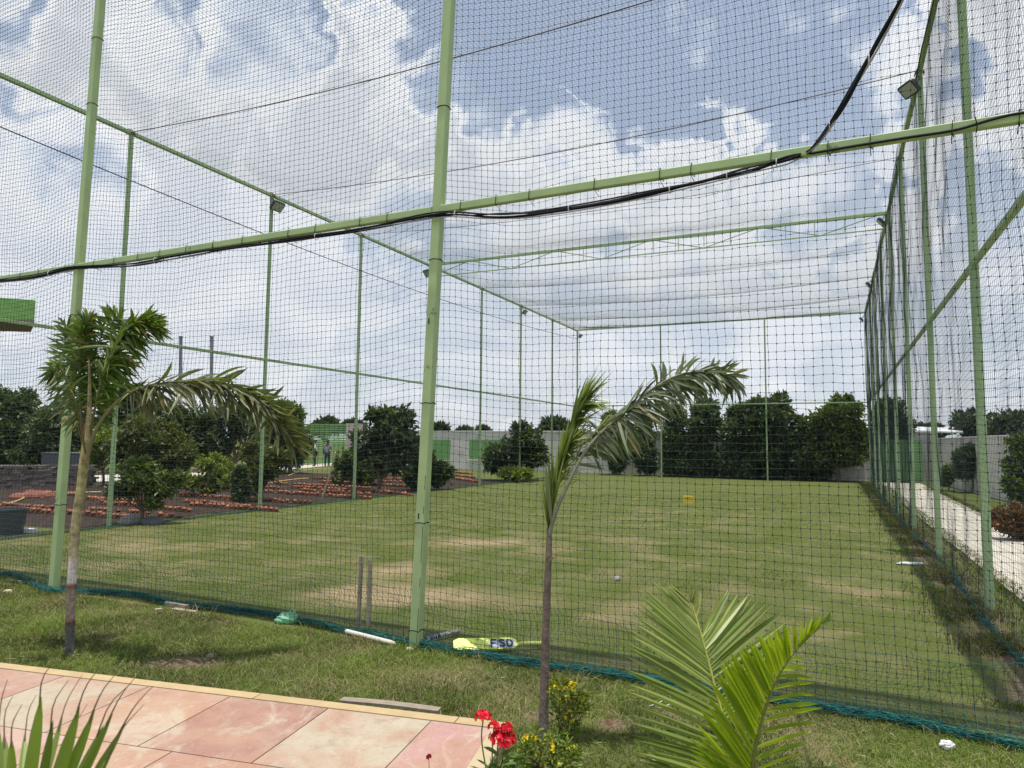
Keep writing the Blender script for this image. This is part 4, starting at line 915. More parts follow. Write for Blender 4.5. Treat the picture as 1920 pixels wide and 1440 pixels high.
# left side
px_tree('garden_tree', 'large dark tree at the left edge behind the stacked pavers', 'tree', 10, 885, 38, [(0, 800, 60, 58, 0), (30, 765, 40, 36, 0), (-60, 790, 60, 60, 0), (-20, 750, 40, 30, 0), (20, 850, 60, 28, 0)], 18000, .20, DK, .12, seed=11)
px_tree('garden_tree', 'dark dense tree between the left tall post and the left palm crown', 'tree', 105, 885, 37, [(95, 810, 46, 50, 0), (130, 795, 36, 36, 0), (80, 850, 44, 28, 0), (160, 820, 40, 50, .4)], 14000, .19, DK, .1, seed=12)
px_tree('garden_tree', 'dark tree behind the long drooping palm frond, left part', 'tree', 245, 890, 36, [(235, 775, 50, 46, 0), (300, 790, 44, 46, .2), (270, 750, 30, 26, .5), (350, 800, 50, 50, 0)], 15000, .19, ((.024, .042, .012), (.075, .105, .032)), .1, seed=13)
px_tree('garden_tree', 'dark tree behind the long drooping palm frond, right part', 'tree', 440, 885, 37, [(420, 800, 50, 50, 0), (460, 780, 36, 36, 0), (500, 815, 40, 46, -.5), (390, 840, 40, 30, 0)], 13000, .19, DK, .1, seed=14)
px_tree('garden_tree', 'tall dense tree closing the left tree line beside the green gate', 'tree', 545, 878, 36, [(535, 800, 40, 46, 0), (520, 845, 44, 30, 0), (555, 840, 26, 34, 0), (530, 765, 24, 16, 0)], 12500, .18, MD, .1, seed=15)
px_tree('round_shrub', 'big rounded shrub with yellowish top, right of the left palm trunk', 'shrub', 290, 905, 24.5, [(285, 830, 55, 48, 0), (330, 850, 46, 40, 0), (235, 850, 42, 38, 0), (270, 800, 36, 22, 0), (300, 890, 50, 16, .3)], 15000, .13, ((.045, .065, .014), (.20, .21, .05)), .07, seed=16)
px_tree('yellow_shrub', 'yellow-green feathery shrub low behind the left palm', 'shrub', 195, 885, 25.5, [(200, 825, 30, 34, 0), (180, 850, 20, 24, 0)], 5000, .12, YG, .04, seed=17)
px_tree('small_tree', 'small dark tree leaning over the brick-edged bed near the left net', 'tree', 262, 988, 14.2, [(268, 892, 40, 24, 0), (300, 912, 32, 20, 0), (235, 915, 28, 18, 0), (285, 945, 16, 9, -.2), (252, 872, 26, 18, 0), (330, 895, 18, 12, 0)], 3400, .085, MD, .035, seed=18)
px_tree('feathery_shrub', 'feathery yellow-green shrub in the middle of the planting bed', 'shrub', 400, 925, 21, [(400, 875, 32, 22, 0), (385, 905, 36, 16, 0), (430, 900, 24, 18, 0)], 3800, .10, YG, .03, seed=19, droop=-.2)
px_tree('feathery_shrub', 'taller yellow-green shrub just behind the third left-hand net post', 'shrub', 490, 935, 19.8, [(480, 850, 30, 26, 0), (500, 880, 42, 26, 0), (465, 900, 28, 26, 0), (520, 860, 26, 18, 0)], 5600, .10, ((.065, .07, .012), (.14, .165, .035)), .035, seed=20, droop=-.2)
px_tree('dark_sapling', 'dark sapling in the bed at the foot of the third left-hand net post', 'sapling', 452, 950, 18.2, [(455, 915, 16, 26, 0), (450, 890, 12, 16, 0)], 1800, .09, DK, .02, seed=21)
px_tree('green_shrub', 'loose green shrub with yellow leaves beside the fourth left-hand net post', 'shrub', 655, 905, 27, [(650, 865, 24, 26, 0), (675, 880, 20, 22, 0), (640, 890, 18, 16, 0), (700, 890, 22, 16, 0)], 4600, .13, MD, .03, seed=22)
px_tree('glossy_tree', 'glossy round-crowned tree growing from the bed left of the near post', 'tree', 708, 921, 23.8, [(730, 810, 46, 34, 0), (700, 830, 34, 32, 0), (755, 840, 34, 30, 0), (715, 780, 24, 18, 0), (750, 785, 24, 18, 0), (725, 862, 40, 20, 0)], 4600, .20, ((.028, .042, .018), (.14, .17, .085)), .055, seed=23)
px_tree('dark_bush', 'dark bush directly behind the near tall post', 'bush', 800, 915, 25, [(795, 875, 22, 34, 0), (825, 890, 26, 22, 0), (780, 895, 20, 18, 0)], 5200, .13, DK, .03, seed=24)
px_tree('broad_shrub', 'wide layered green shrub in front of the green wall panels', 'shrub', 965, 893, 31.5, [(960, 845, 48, 28, 0), (985, 820, 36, 22, 0), (930, 860, 30, 22, 0), (1000, 850, 30, 24, 0), (975, 800, 14, 10, 0)], 6000, .17, ((.038, .05, .016), (.10, .14, .055)), .05, seed=25)
px_tree('grass_clump', 'yellow-green clump at the foot of the wide layered shrub', 'shrub', 968, 895, 30.2, [(960, 888, 22, 9, 0), (990, 890, 10, 8, 0)], 1500, .14, YG, .02, seed=26, droop=-.5)
# right side beyond the path
px_tree('spiky_shrub', 'spiky grey-green shrub against the wall right of the path', 'shrub', 1820, 915, 26, [(1815, 868, 20, 30, 0), (1840, 858, 20, 28, 0), (1850, 880, 16, 16, 0)], 3600, .19, FAR, .03, seed=31, droop=-.3)
px_tree('green_shrub', 'small yellow-flowering shrub left of the spiky grey-green one', 'shrub', 1778, 912, 27, [(1778, 888, 12, 14, 0), (1772, 900, 10, 10, 0)], 1200, .11, MD, .02, seed=32)
px_tree('green_tree', 'dark green tree cut by the right edge of the view', 'tree', 1915, 950, 20, [(1915, 880, 26, 38, 0), (1930, 830, 28, 26, 0), (1902, 910, 16, 24, 0)], 5200, .13, MD, .04, seed=33)
px_tree('croton_bush', 'rust-red leaved bush beside the pale path at the right', 'bush', 1905, 1005, 12.8, [(1900, 972, 34, 24, 0), (1950, 975, 36, 28, 0), (1880, 980, 22, 18, 0), (1920, 995, 30, 12, 0)], 6200, .07, ((.05, .05, .015), (.34, .13, .06)), .02, seed=34)
GF = 'distant trees beyond the compound wall'
for i, (px, py, wx, wz, y, lb) in enumerate([(608, 793, 28, 14, 95, 'distant tree above the green gate'), (662, 793, 18, 9, 110, 'low distant tree above the pale gate pillar'),
        (825, 802, 16, 12, 70, 'small distant tree over the wall right of the near post'), (873, 806, 12, 7, 120, 'tiny distant treetop over the wall above the rusty pole'), (905, 805, 10, 8, 120, 'tiny distant treetop over the wall between the two green panels'),
        (1043, 793, 26, 15, 80, 'rounded dark tree over the wall left of the wind-bent palm'), (1745, 802, 22, 12, 90, 'distant tree left of the white shed roof'),
        (1835, 790, 46, 24, 60, 'dark tree mass over the wall right of the white shed roof'), (1900, 788, 50, 26, 55, 'dark distant tree over the wall at the right edge'), (1640, 808, 14, 10, 90, 'small distant tree behind the far right corner post'), (1180, 815, 40, 10, 90, 'distant tree low behind the left end of the hedge')]):
    px_tree('distant_tree', lb, 'tree', px, 829, y, [(px, py + 6, wx, wz, 0), (px - wx * .4, py + 10, wx * .6, wz * .7, 0), (px + wx * .4, py + 9, wx * .6, wz * .8, 0)], 2600, .012 * y * .35 + .15, FAR, .15, seed=40 + i, group=GF)

# ================================================================== WALLS, GATE, BUILDINGS
def prism(name, a, b, z0, z1, th, m, parent=None, col=None):
    mb = MB(); bar(mb, lerp(a, b, 0) * [1, 1, 0] + Zx * (z0 + z1) / 2, lerp(a, b, 1) * [1, 1, 0] + Zx * (z0 + z1) / 2, th, z1 - z0, bev=0.01 if th > .05 else 0, col=col); return mb.build(name, m, parent)
wa, wb_ = W(-28.5, 38.6), W(4.2, 38.0)
cw = thing('compound_wall', 'long pale rendered wall with green painted panels across the far side', 'wall', wa)
prism('wall_face', wa, wb_, -.1, 2.33, .2, M_wall, cw)
prism('coping', wa, wb_, 2.33, 2.40, .26, M_wall, cw)
def onwall(px, py, off=.12): 
    n_ = np.cross((wb_ - wa) / np.linalg.norm(wb_ - wa), Zx); r = ray(px, py); n_ = n_ if n_ @ Dx < 0 else -n_
    q_ = wa + n_ * off; t = ((q_ - [0, 0, EYE]) @ n_) / (r @ n_); return r * t + [0, 0, EYE]
for x0, x1 in ((795, 844), (880, 1020)):
    a, b = onwall(x0, 843), onwall(x1, 843); za, zb_ = onwall(x0, 862)[2], onwall(x0, 824)[2]
    prism('green_panel', a, b, za, zb_, .03, M_gpanel, cw)
    prism('panel_ledge', onwall(x0 - 1, 864, .15), onwall(x1 + 1, 864, .15), za - .05, za, .10, M_wall, cw)
w2a, w2b = W(4.25, 37.8), W(5.1, 24)
rw = thing('boundary_wall', 'pale rendered wall on the right beyond the path', 'wall', w2a)
prism('wall_face', w2a, w2b, -.1, 2.02, .2, M_wall, rw); prism('coping', w2a, w2b, 2.02, 2.08, .25, M_wall, rw)
# green louvred panel gate in front of the right wall
def slats(name, label, a, b, z0, z1, n, cat, gap=.4):
    t = thing(name, label, cat, a); mb = MB(); h = (z1 - z0) / n
    for i in range(n): bar(mb, np.array([a[0], a[1], z0 + h * (i + .5)]), np.array([b[0], b[1], z0 + h * (i + .5)]), .03, h * (1 - gap), bev=0)
    mb.build('slat_panel', M_gpanel, t)
    for p in (a, lerp(a, b, .5), b): mb = MB(); bar(mb, np.array([p[0], p[1], -.05]) , np.array([p[0], p[1], z1 + .1]), .08, .08); mb.build('post', M_metal, t)
    return t
slats('slatted_gate', 'green slatted metal gate at the end of the pale path', W(1.9, 37.2), W(3.6, 37.2), .08, 2.0, 16, 'gate', .12)
ga, gb = at(585, 870, 49.5), at(648, 870, 49.5)
slats('slatted_fence', 'green slatted fence behind the two standing people', at(480, 870, 50), gb, .1, 2.9, 18, 'fence', .3)
pl = at(662, 870, 49); t = thing('gate_pillar', 'pale pink pillar and wall end right of the green slatted fence', 'pillar', [pl[0], pl[1], 0]); prism('pillar', at(650, 870, 49), at(676, 870, 49), -.1, 2.9, .9, mat('pinkish_render', (.50, .42, .39), .9, .1, 1), t)
prism('boundary_wall', at(676, 870, 47), onwall(806, 870), -.1, 2.33, .2, M_wall, t)
# rusty pole by the green panels
pp = G(863, 879); t = MB(); bar(t, pp - Zx * .1, pp + Zx * 2.05, .28, .28, col=(.16, .07, .05)); tag(t.build('steel_pole', M_attr), 'rusty brown square pole before the pale wall between the green panels', 'pole')
for (px, lb) in ((338, 'left of two grey poles rising behind the drooping palm frond'), (396, 'right of two grey poles rising behind the drooping palm frond')):
    b = at(px, 860, 42); b[2] = 0; tp_ = at(px + 1, 632, 42); mb = MB(); tube(mb, [b, tp_], [.11, .10], 10); tube(mb, [tp_, tp_ + Zx * .05], .13, 10); tag(mb.build('grey_pole', M_metal), lb, 'pole', 'grey poles behind the palm frond')
# white-roofed shed
s0, s1 = at(1700, 812, 62), at(1800, 812, 60); sh = thing('shed', 'long low shed with a white roof beyond the right wall', 'shed', [s0[0], s0[1], 0])
prism('wall', s0, s1, 0, 2.35, 5., mat('shed_wall', (.20, .22, .26), .8, .1, 1), sh)
mb = MB(); rr_ = [at(1697, 806, 60), at(1806, 810, 58), at(1800, 803, 63), at(1697, 799, 65)]
mb.add(rr_ + [p - Zx * .12 for p in rr_], polys=[[0, 1, 2, 3], [7, 6, 5, 4], [0, 4, 5, 1], [1, 5, 6, 2], [2, 6, 7, 3], [3, 7, 4, 0]]); mb.build('roof', mat('white_sheet', (.75, .76, .78), .5), sh)
# green box canopy at the left edge
c0 = at(66, 578, 25); cn = thing('green_canopy', 'green metal box canopy cut off by the left edge of the view', 'canopy', [c0[0] - 3, 25.5, 0])
zc0, zc1 = at(66, 600, 25)[2], at(66, 563, 25)[2]
mb = MB(); rr2 = mat('bright_green_sheet', (.20, .42, .10), .4, .3, 2); A_, B_ = np.array([c0[0], 25.0, 0]), np.array([c0[0] - 5, 24.2, 0])
V = [A_ + Zx * zc0, B_ + Zx * zc0, B_ + [0, 2.6, zc0], A_ * 1.09 + [-.1, 0, zc0], A_ + Zx * zc1, B_ + Zx * (zc1 + .2), B_ + [0, 2.6, zc1 + .2], A_ * 1.09 + [-.1, 0, zc1]]
mb.add(V, polys=[[0, 1, 5, 4], [1, 2, 6, 5], [2, 3, 7, 6], [3, 0, 4, 7], [4, 5, 6, 7]]); mb.build('fascia', rr2, cn)
mb = MB(); mb.add([p - Zx * .004 for p in V[:4]] + [p - Zx * .10 for p in V[:4]], polys=[[0, 3, 2, 1][::-1], [4, 5, 6, 7][::-1], [0, 1, 5, 4], [1, 2, 6, 5], [2, 3, 7, 6], [3, 0, 4, 7]]); mb.build('soffit', mat('canopy_soffit', (.22, .17, .14), .7), cn)
for dx in (-1.4, -4.5): mb = MB(); bar(mb, np.array([c0[0] + dx, 26.2, 0]), np.array([c0[0] + dx, 26.2, zc0]), .15, .15); mb.build('post', M_metal, cn)

# ================================================================== PLANTING BEDS
rowsp = [((0, 950), (100, 957)), ((0, 958), (105, 964)), ((160, 937), (306, 947)), ((160, 957), (362, 974)), ((170, 968), (300, 979)), ((354, 948), (520, 960)), ((334, 930), (582, 946)), ((345, 942), (470, 954)), ((370, 918), (440, 923)), ((488, 923), (694, 937)), ((517, 908), (694, 918)), ((480, 916), (525, 918)), ((545, 915), (760, 927)), ((582, 898), (752, 906)), ((640, 895), (760, 901)), ((700, 890), (770, 894)), ((600, 905), (765, 914)), ((690, 922), (772, 930)), ((845, 892), (890, 897)), ((850, 899), (895, 905)), ((848, 887), (885, 890)), ((60, 925), (150, 931)), ((360, 932), (480, 940)), ((560, 921), (694, 929)), ((300, 955), (356, 961)), ((185, 945), (262, 951)), ((110, 962), (165, 967)), ((380, 906), (450, 911))]
mbs = [None]
names_ = ['at the left edge', 'along the left edge, nearer', 'left of the small dark tree, far row', 'under the left palm trunk', 'nearest to the left net', 'at the foot of the third post', 'across the bed behind the small dark tree', 'short, between the small tree and third post', 'short, among the shrubs', 'middle, behind the leaning white pole', 'upper, behind the leaning white pole', 'short stub left of the third post', 'long, from shrub to glossy tree', 'far, left of the glossy tree trunk', 'far, behind the glossy tree trunk', 'farthest, right of the glossy tree trunk', 'second of the far rows by the glossy tree', 'nearest, right of the glossy tree trunk', 'upper of the three right of the near post', 'lower of the three right of the near post', 'farthest of the three right of the near post', 'behind the left tall post by the clay heap', 'between small tree and third post, fainter', 'between the two rows left of the fourth post', 'short, right of the small tree foot', 'short, behind the small tree foot', 'short, between left tall post and palm trunk', 'short, farthest among the shrubs']
for (a, b), nm in zip(rowsp, names_):
    A_, B_ = G(*a), G(*b); Lr = np.linalg.norm(B_ - A_); d = (B_ - A_) / Lr; sd = np.cross(d, Zx); n = int(Lr / .155); mb = MB()
    bar(mb, A_ + Zx * .008, B_ + Zx * .008, .13, .03, bev=0, col=(.30, .42, .45))
    for i in range(n):
        if rng.random() < .06: continue
        c = A_ + d * (i + .5) * Lr / n + sd * rng.normal(0, .02) + Zx * (.03 + .015 * rng.random()); an = R(46 + rng.normal(0, 10)); ax2 = d * math.cos(an) + Zx * math.sin(an); ax3 = -d * math.sin(an) + Zx * math.cos(an)
        box(mb, c, (.15, .10, .06), (ax2, sd, ax3), col=np.array([1, 1, 1]) * (.7 + .6 * rng.random()), bev=.004)
    tag(mb.build('brick_edging', mat('red_brick_row', (.27, .115, .065), .9, .4, 5, attr=True)) if mbs[0] is None else mb.build('brick_edging', mbs[0]), 'sawtooth brick edging row %s' % nm, 'brick edging', 'brick edging rows of the beds')
    if mbs[0] is None: mbs[0] = bpy.data.materials['red_brick_row']
# heap of broken clay, stones
def rock(name, label, p, s, col, cat, m=M_attr, n=1, flat=.6):
    mb = MB(); th = np.linspace(0, math.pi, 8); ph = np.linspace(0, 2 * math.pi, 11)[:-1]
    for _ in range(n):
        o = p + (rn(s * .7) * [1, 1, .15] if n > 1 else 0); k = s * (1 if n == 1 else rng.uniform(.3, .6)); f = rng.random(3) * 9
        V = [[k * math.sin(a) * math.cos(b) * (1 + .25 * math.sin(3 * b + f[0]) * math.sin(2 * a + f[1])), k * math.sin(a) * math.sin(b) * .8 * (1 + .2 * math.cos(2 * b + f[2])), k * flat * math.cos(a)] for a in th for b in ph]
        q = [(i * 10 + j, i * 10 + (j + 1) % 10, (i + 1) * 10 + (j + 1) % 10, (i + 1) * 10 + j) for i in range(7) for j in range(10)]
        mb.add(np.array(V) + o, quads=[x[::-1] for x in q], col=np.array(col) * (.8 + .4 * rng.random()))
    return tag(mb.build(name, m), label, cat)
rock('clay_heap', 'small heap of broken red clay left of the left tall post', G(78, 931), .42, (.20, .07, .045), 'heap', n=16)
rock('boulder', 'pale boulder at the foot of the small dark tree', G(248, 980), .30, (.34, .32, .29), 'rock')
rock('dark_boulder', 'dark rounded rock beside the small tree foot', G(285, 982), .26, (.10, .10, .10), 'rock')
rock('boulder', 'grey rock at the wall foot beside the rusty pole', G(905, 880), .55, (.20, .20, .19), 'rock')
rock('stone', 'small tan stone on the bare patch beside the terrace', G(397, 1231), .045, (.34, .27, .17), 'stone')
rock('stone', 'pale stone against the foot of the near tall post', G(768, 1218), .035, (.55, .48, .36), 'stone')
rock('stone', 'pinkish stone half hidden in the grass at the bottom right', G(1238, 1430), .05, (.42, .30, .25), 'stone')
rock('stone', 'small pale stone in grass below the left net roll', G(15, 1110), .05, (.55, .45, .33), 'stone')
rock('red_soil', 'little heap of dark red soil right of the yellow shrub', G(1135, 1357) - Zx * .02, .075, (.14, .025, .018), 'soil heap', n=9, flat=.4)
rock('red_soil', 'crumbled dark red soil behind the coconut palm fronds', G(1290, 1336) - Zx * .02, .06, (.13, .05, .04), 'soil heap', n=8, flat=.4)
rock('red_soil', 'dark red soil crumbs low between shrub and coconut palm', G(1172, 1420) - Zx * .02, .05, (.12, .04, .03), 'soil heap', n=6, flat=.35)
# stacked pavers
sa, sb = at(-40, 915, 23.6), at(172, 910, 24.6); sa[2] = sb[2] = 0
st_ = thing('paver_stack', 'long low stack of grey paving blocks behind the left tall post', 'paver stack', sa); d = (sb - sa); Lr = np.linalg.norm(d); d /= Lr; sd = np.cross(d, Zx); mb = MB()
for r in range(11):
    x = 0
    while x < Lr:
        w = rng.uniform(.16, .30)
        if not (r > 8 and rng.random() < .35): box(mb, sa + d * (x + w / 2) + sd * rng.normal(0, .02) + Zx * (.035 + r * .07), (w - .008, .5, .062), (d, -sd, Zx), col=np.array((.17, .14, .125)) * rng.uniform(.6, 1.35))
        x += w
mb.build('paving_blocks', M_attr, st_)
for (px, lb) in ((150, 'grey water tank box behind the left palm trunk'),):
    c = at(128, 880, 27.5); t = MB(); box(t, [c[0], c[1], .55], (1.5, 1., 1.1), col=(.11, .115, .12), bev=.03); box(t, [c[0], c[1], 1.12], (1.56, 1.06, .05), col=(.13, .13, .14), bev=.03); tag(t.build('storage_box', M_attr2), 'dark grey storage box between the tall post and palm trunk', 'box')
# yellow hoses
for pts, lb in (([(-30, 950), (0, 948), (30, 942), (60, 930), (110, 926), (190, 924)], 'yellow hose lying left of the left tall post'), ([(540, 893), (560, 886), (590, 880), (640, 878)], 'yellow hose along the far edge of the beds'), ([(480, 912), (515, 905), (560, 899), (578, 898)], 'thin yellow hose beside the third left-hand post'), ([(160, 912), (250, 905), (330, 899)], 'pale hose running behind the small dark tree')):
    mb = MB(); tube(mb, smooth_path([G(*p) + Zx * .03 for p in pts], 24), .022, 6, col=(.55, .42, .16)); tag(mb.build('garden_hose', M_attr2), lb, 'hose', 'garden hoses by the beds')
# leaning white bamboo pole
mb = MB(); a, b = G(600, 944), at(629, 848, 18.2); tube(mb, smooth_path([a, lerp(a, b, .5) + [.02, 0, 0], b], 12), np.linspace(.022, .016, 12), 7, col=(.60, .55, .46)); tag(mb.build('leaning_pole', M_attr2), 'thin pale pole leaning in the bed before the fourth left-hand post', 'pole')
# grey tub
tb = G(8, 1004); t = thing('plastic_tub', 'dark grey plastic tub cut by the left edge of the view', 'tub', tb); mb = MB(); n = 20
prof = [(.0, .0), (.22, .0), (.27, .42), (.29, .42), (.29, .45), (.255, .45), (.21, .04), (.0, .04)]
V = [[tb[0] - .1 + r * math.cos(2 * math.pi * j / n) * 1.1, tb[1] + .2 + r * math.sin(2 * math.pi * j / n), z] for r, z in prof for j in range(n)]
mb.add(V, quads=[(i * n + j, i * n + (j + 1) % n, (i + 1) * n + (j + 1) % n, (i + 1) * n + j) for i in range(7) for j in range(n)], col=(.085, .09, .105)); mb.build('tub_shell', M_attr2, t)
mb = MB(); a = G(45, 999); box(mb, a + Zx * .04, (.42, .16, .07), col=(.65, .66, .66), bev=.02); tag(mb.build('foam_block', M_attr), 'white foam slab on the grass beside the grey tub', 'foam block')

# ================================================================== THINGS ON THE LAWN
def stump(px0, py0, px1, py1, y, label):
    b, t_ = at(px0, py0, y), at(px1, py1, y); b[2] = -.05; o = thing('cricket_stump', label, 'stump', [b[0], b[1], 0], 'standing cricket stumps')
    d = (t_ - b) / np.linalg.norm(t_ - b); mb = MB(); P = [b, b + d * .2, lerp(b, t_, .6), t_ - d * .07]; tube(mb, smooth_path(P, 10), .020, 12); mb.build('shaft', M_grayw, o, False)
    mb = MB(); tube(mb, [t_ - d * .07, t_ - d * .068, t_ - d * .012, t_], [.020, .0215, .0215, .016], 12); mb.build('cap', M_grayw, o); return o
stump(671, 1188, 678, 1042, 6.42, 'left grey wooden cricket stump standing behind the net')
stump(690, 1194, 694, 1048, 6.30, 'right grey wooden cricket stump standing behind the net')
a, b = G(650, 1190, .03), G(742, 1213, .03); o = thing('fallen_stump', 'white cricket stump lying across the teal net roll left of the post', 'stump', a)
a, b = at(648, 1183, 6.2), at(742, 1207, 5.95); mb = MB(); dv = (b - a) / np.linalg.norm(b - a); tube(mb, [a, a + dv * .012, lerp(a, b, .5), b - dv * .05], [.012, .019, .019, .019], 12, col=(.62, .58, .48)); mb.build('shaft', M_attr2, o); mb = MB(); tube(mb, [b - dv * .05, b - dv * .02, b], [.019, .014, .004], 12, col=(.55, .48, .36)); mb.build('tip', M_attr2, o)

# cricket bats: blade, handle, grip, sticker
FONT = {'F': [((0, 0), (0, 1)), ((0, 1), (.7, 1)), ((0, .5), (.55, .5))], 'S': [((.7, .9), (.15, 1)), ((.15, 1), (0, .75)), ((0, .75), (.7, .35)), ((.7, .35), (.6, .05)), ((.6, .05), (0, .1))], 'D': [((0, 0), (0, 1)), ((0, 1), (.5, .9)), ((.5, .9), (.7, .5)), ((.7, .5), (.5, .1)), ((.5, .1), (0, 0))]}
def bat(name, label, toe, end, roll_, blade_col, grip_col, L_=.85, word=None, seg=None):
    d = end - toe; d = d / np.linalg.norm(d); up = Zx * math.cos(roll_) + np.cross(d, Zx) * math.sin(roll_) * 1.; up -= d * (up @ d); up /= np.linalg.norm(up); s = np.cross(d, up)
    o = thing(name, label, 'cricket bat', toe); mb = MB(); K = 14; bl = L_ * .66; V = []
    for i in range(K):
        t = i / (K - 1); x = t * bl; w = .108 * np.interp(t, [0, .03, .08, .9, .97, 1], [.6, .88, 1, .97, .75, .35]); th = .030 + .022 * math.sin(math.pi * min(1, t * .9 + .05)); ed = .022
        V += [toe + d * x + s * (w / 2) + up * ed, toe + d * x - s * (w / 2) + up * ed, toe + d * x - s * (w / 2) - up * .0, toe + d * x - up * (th - .02), toe + d * x + s * (w / 2) - up * .0]
    q = [(i * 5 + j, i * 5 + (j + 1) % 5, (i + 1) * 5 + (j + 1) % 5, (i + 1) * 5 + j) for i in range(K - 1) for j in range(5)]
    mb.add(V, quads=q, col=blade_col, polys=[[4, 3, 2, 1, 0], list(range(K * 5 - 5, K * 5))]); mb.build('blade', M_attr2, o)
    hb = toe + d * (bl - .03) + up * .008; mb = MB(); tube(mb, [hb, hb + d * .05, toe + d * (L_ - .01) + up * .008], [.012, .017, .016], 12, col=grip_col); h_ = mb.build('handle', M_attr2, o)
    mb = MB()
    for k in range(16): c = toe + d * (bl + .03 + k * .0145) + up * .008; tube(mb, [c, c + d * .006], .0185, 10, col=np.array(grip_col) * .8)
    mb.build('grip_rings', M_attr2, h_)
    if word:
        mb = MB(); x0 = bl * .985; z = .0235
        def pt(u, v, zz): return toe + d * (x0 - .235 + u) + s * (v) * fl + up * zz
        fl = -1.
        ol = [(0, -.01), (.02, -.042), (.17, -.046), (.215, -.03), (.225, .0), (.2, .034), (.05, .04), (.01, .02)]
        mb.add([pt(u, v, z) for u, v in ol], polys=[list(range(8))], col=(.55, .58, .62)); sk = mb.build('sticker', M_attr2, o)
        mb = MB()
        for k, ch in enumerate(word):
            for (x_0, y_0), (x_1, y_1) in FONT[ch]:
                p0 = pt(.022 + k * .066 + x_0 * .062, -.034 + y_0 * .066, z + .0015); p1_ = pt(.022 + k * .066 + x_1 * .062, -.034 + y_1 * .066, z + .0015); bar(mb, p0, p1_, .016, .0016, up=up, bev=0, col=(.012, .025, .07))
        mb.build('lettering', M_attr2, o)
    return o
toe, end = G(852, 1213, .045), G(1022, 1207, .03)
bat('cricket_bat', 'fluorescent yellow cricket bat with a navy logo lying inside the net', G(850, 1211, .06), G(1024, 1207, .045), R(38), (.78, .90, .16), (.62, .72, .14), .80, 'FSD')
# second bat: only its handle shows beyond the post
ha, hb = G(792, 1200, .03), G(862, 1182, .05)
t = thing('cricket_bat', 'worn bat with torn blue and white grip, its handle right of the near post', 'cricket bat', ha); mb = MB(); Lh = np.linalg.norm(hb - ha); dv = (hb - ha) / Lh
tube(mb, smooth_path([ha, lerp(ha, hb, .5), hb], 14), .017, 10, col=(.38, .38, .34)); hh_ = mb.build('handle', M_attr2, t)
mb = MB()
for k in range(26):
    c = ha + dv * (Lh * (.05 + .5 * k / 26)); tube(mb, [c, c + dv * .008], .0185 + .002 * rng.random(), 9, col=[(.55, .57, .6), (.03, .05, .16), (.10, .16, .30), (.02, .02, .03)][rng.integers(4)])
mb.build('grip_wrap', M_attr2, hh_)
mb = MB(); bar(mb, ha - dv * .07, ha, .07, .03, bev=.012, col=(.05, .05, .06)); mb.build('blade', M_attr2, t)

# crumpled soft things
def crumple(name, label, cat, p, sx, sy, sz, m, col, seed, ear=None, nu=26, nv=16):
    r_ = np.random.default_rng(seed); o = thing(name, label, cat, p) if ear else None; mb = MB(); V = []
    for i in range(nv):
        a = math.pi * i / (nv - 1)
        for j in range(nu):
            b = 2 * math.pi * j / nu; x, y, z = math.sin(a) * math.cos(b), math.sin(a) * math.sin(b), math.cos(a)
            k = 1 + .55 * (fb(x * 2.2 + seed, y * 2.2 + z * 3, 3) - .5) + .35 * (abs(vnoise(x * 5 + seed, z * 5 + y * 4) - .5))
            V.append([p[0] + sx * x * k, p[1] + sy * y * k, max(p[2] + sz * .8 + sz * z * k, .003)])
    q = [(i * nu + j, (i + 1) * nu + j, (i + 1) * nu + (j + 1) % nu, i * nu + (j + 1) % nu) for i in range(nv - 1) for j in range(nu)]
    mb.add(V, quads=q, col=col)
    if ear: 
        for ex, ez, l in ear: 
            b0 = p + np.array([ex * .6, 0, sz * 1.4]); leaflet(mb, b0, np.array([ex, 0, ez]), l, .04, 0, np.array([.4, 1, 0]), col, 0, 4, .6)
        return mb.build('bag_film', m, o)
    return tag(mb.build(name, m), label, cat)
M_bag = mat('green_film', (.30, .60, .42), .25, .15, 20, transl=.35)
crumple('plastic_bag', 'crumpled pale green plastic bag on the net roll', 'plastic bag', G(538, 1168), .10, .07, .05, M_bag, (1, 1, 1), 3, ear=[(.12, 1, .07), (.05, 1, .05)])
crumple('paper_scrap', 'long crumpled white paper lying on the lawn near the right net', 'paper', G(1707, 1059), .19, .05, .022, M_white, (1, 1, 1), 5)
crumple('paper_scrap', 'small crumpled white paper beside the net roll at bottom right', 'paper', G(1776, 1404), .038, .03, .025, M_white, (1, 1, 1), 8)
mb = MB(); bp = G(1157, 1089)
crumple('ball', 'small grey and white ball lying on the lawn', 'ball', bp, .034, .034, .034, mat('ball_rag', (.40, .40, .42), .8, .5, 30), (1, 1, 1), 9)
# yellow perforated crate
cp_ = G(1291, 943); t = thing('yellow_crate', 'small yellow plastic crate standing far out on the lawn', 'crate', cp_); s_ = np.array([1., -.1, 0]); s_ /= np.linalg.norm(s_); nrm_ = np.cross(s_, Zx); mb = MB(); yc = (.72, .52, .06)
w, h = .30, .20
for zz0, zz1 in ((0, .035), (.165, .20)): box(mb, cp_ + Zx * (zz0 + zz1) / 2, (w, .10, zz1 - zz0), (s_, -nrm_, Zx), col=yc)
for x in (-.138, -.05, .05, .138): box(mb, cp_ + s_ * x + Zx * .10, (.03, .098, .13), (s_, -nrm_, Zx), col=yc)
for zz in (.066, .134): box(mb, cp_ + Zx * zz, (w - .01, .09, .028), (s_, -nrm_, Zx), col=yc)
mb.build('crate_shell', M_attr2, t)
mb = MB(); tube(mb, smooth_path([cp_ + s_ * .15 + Zx * .08, cp_ + s_ * .2 + Zx * .10, cp_ + s_ * .24 + Zx * .07], 6), .006, 5, col=yc); mb.build('rope_handle', M_attr2, t)
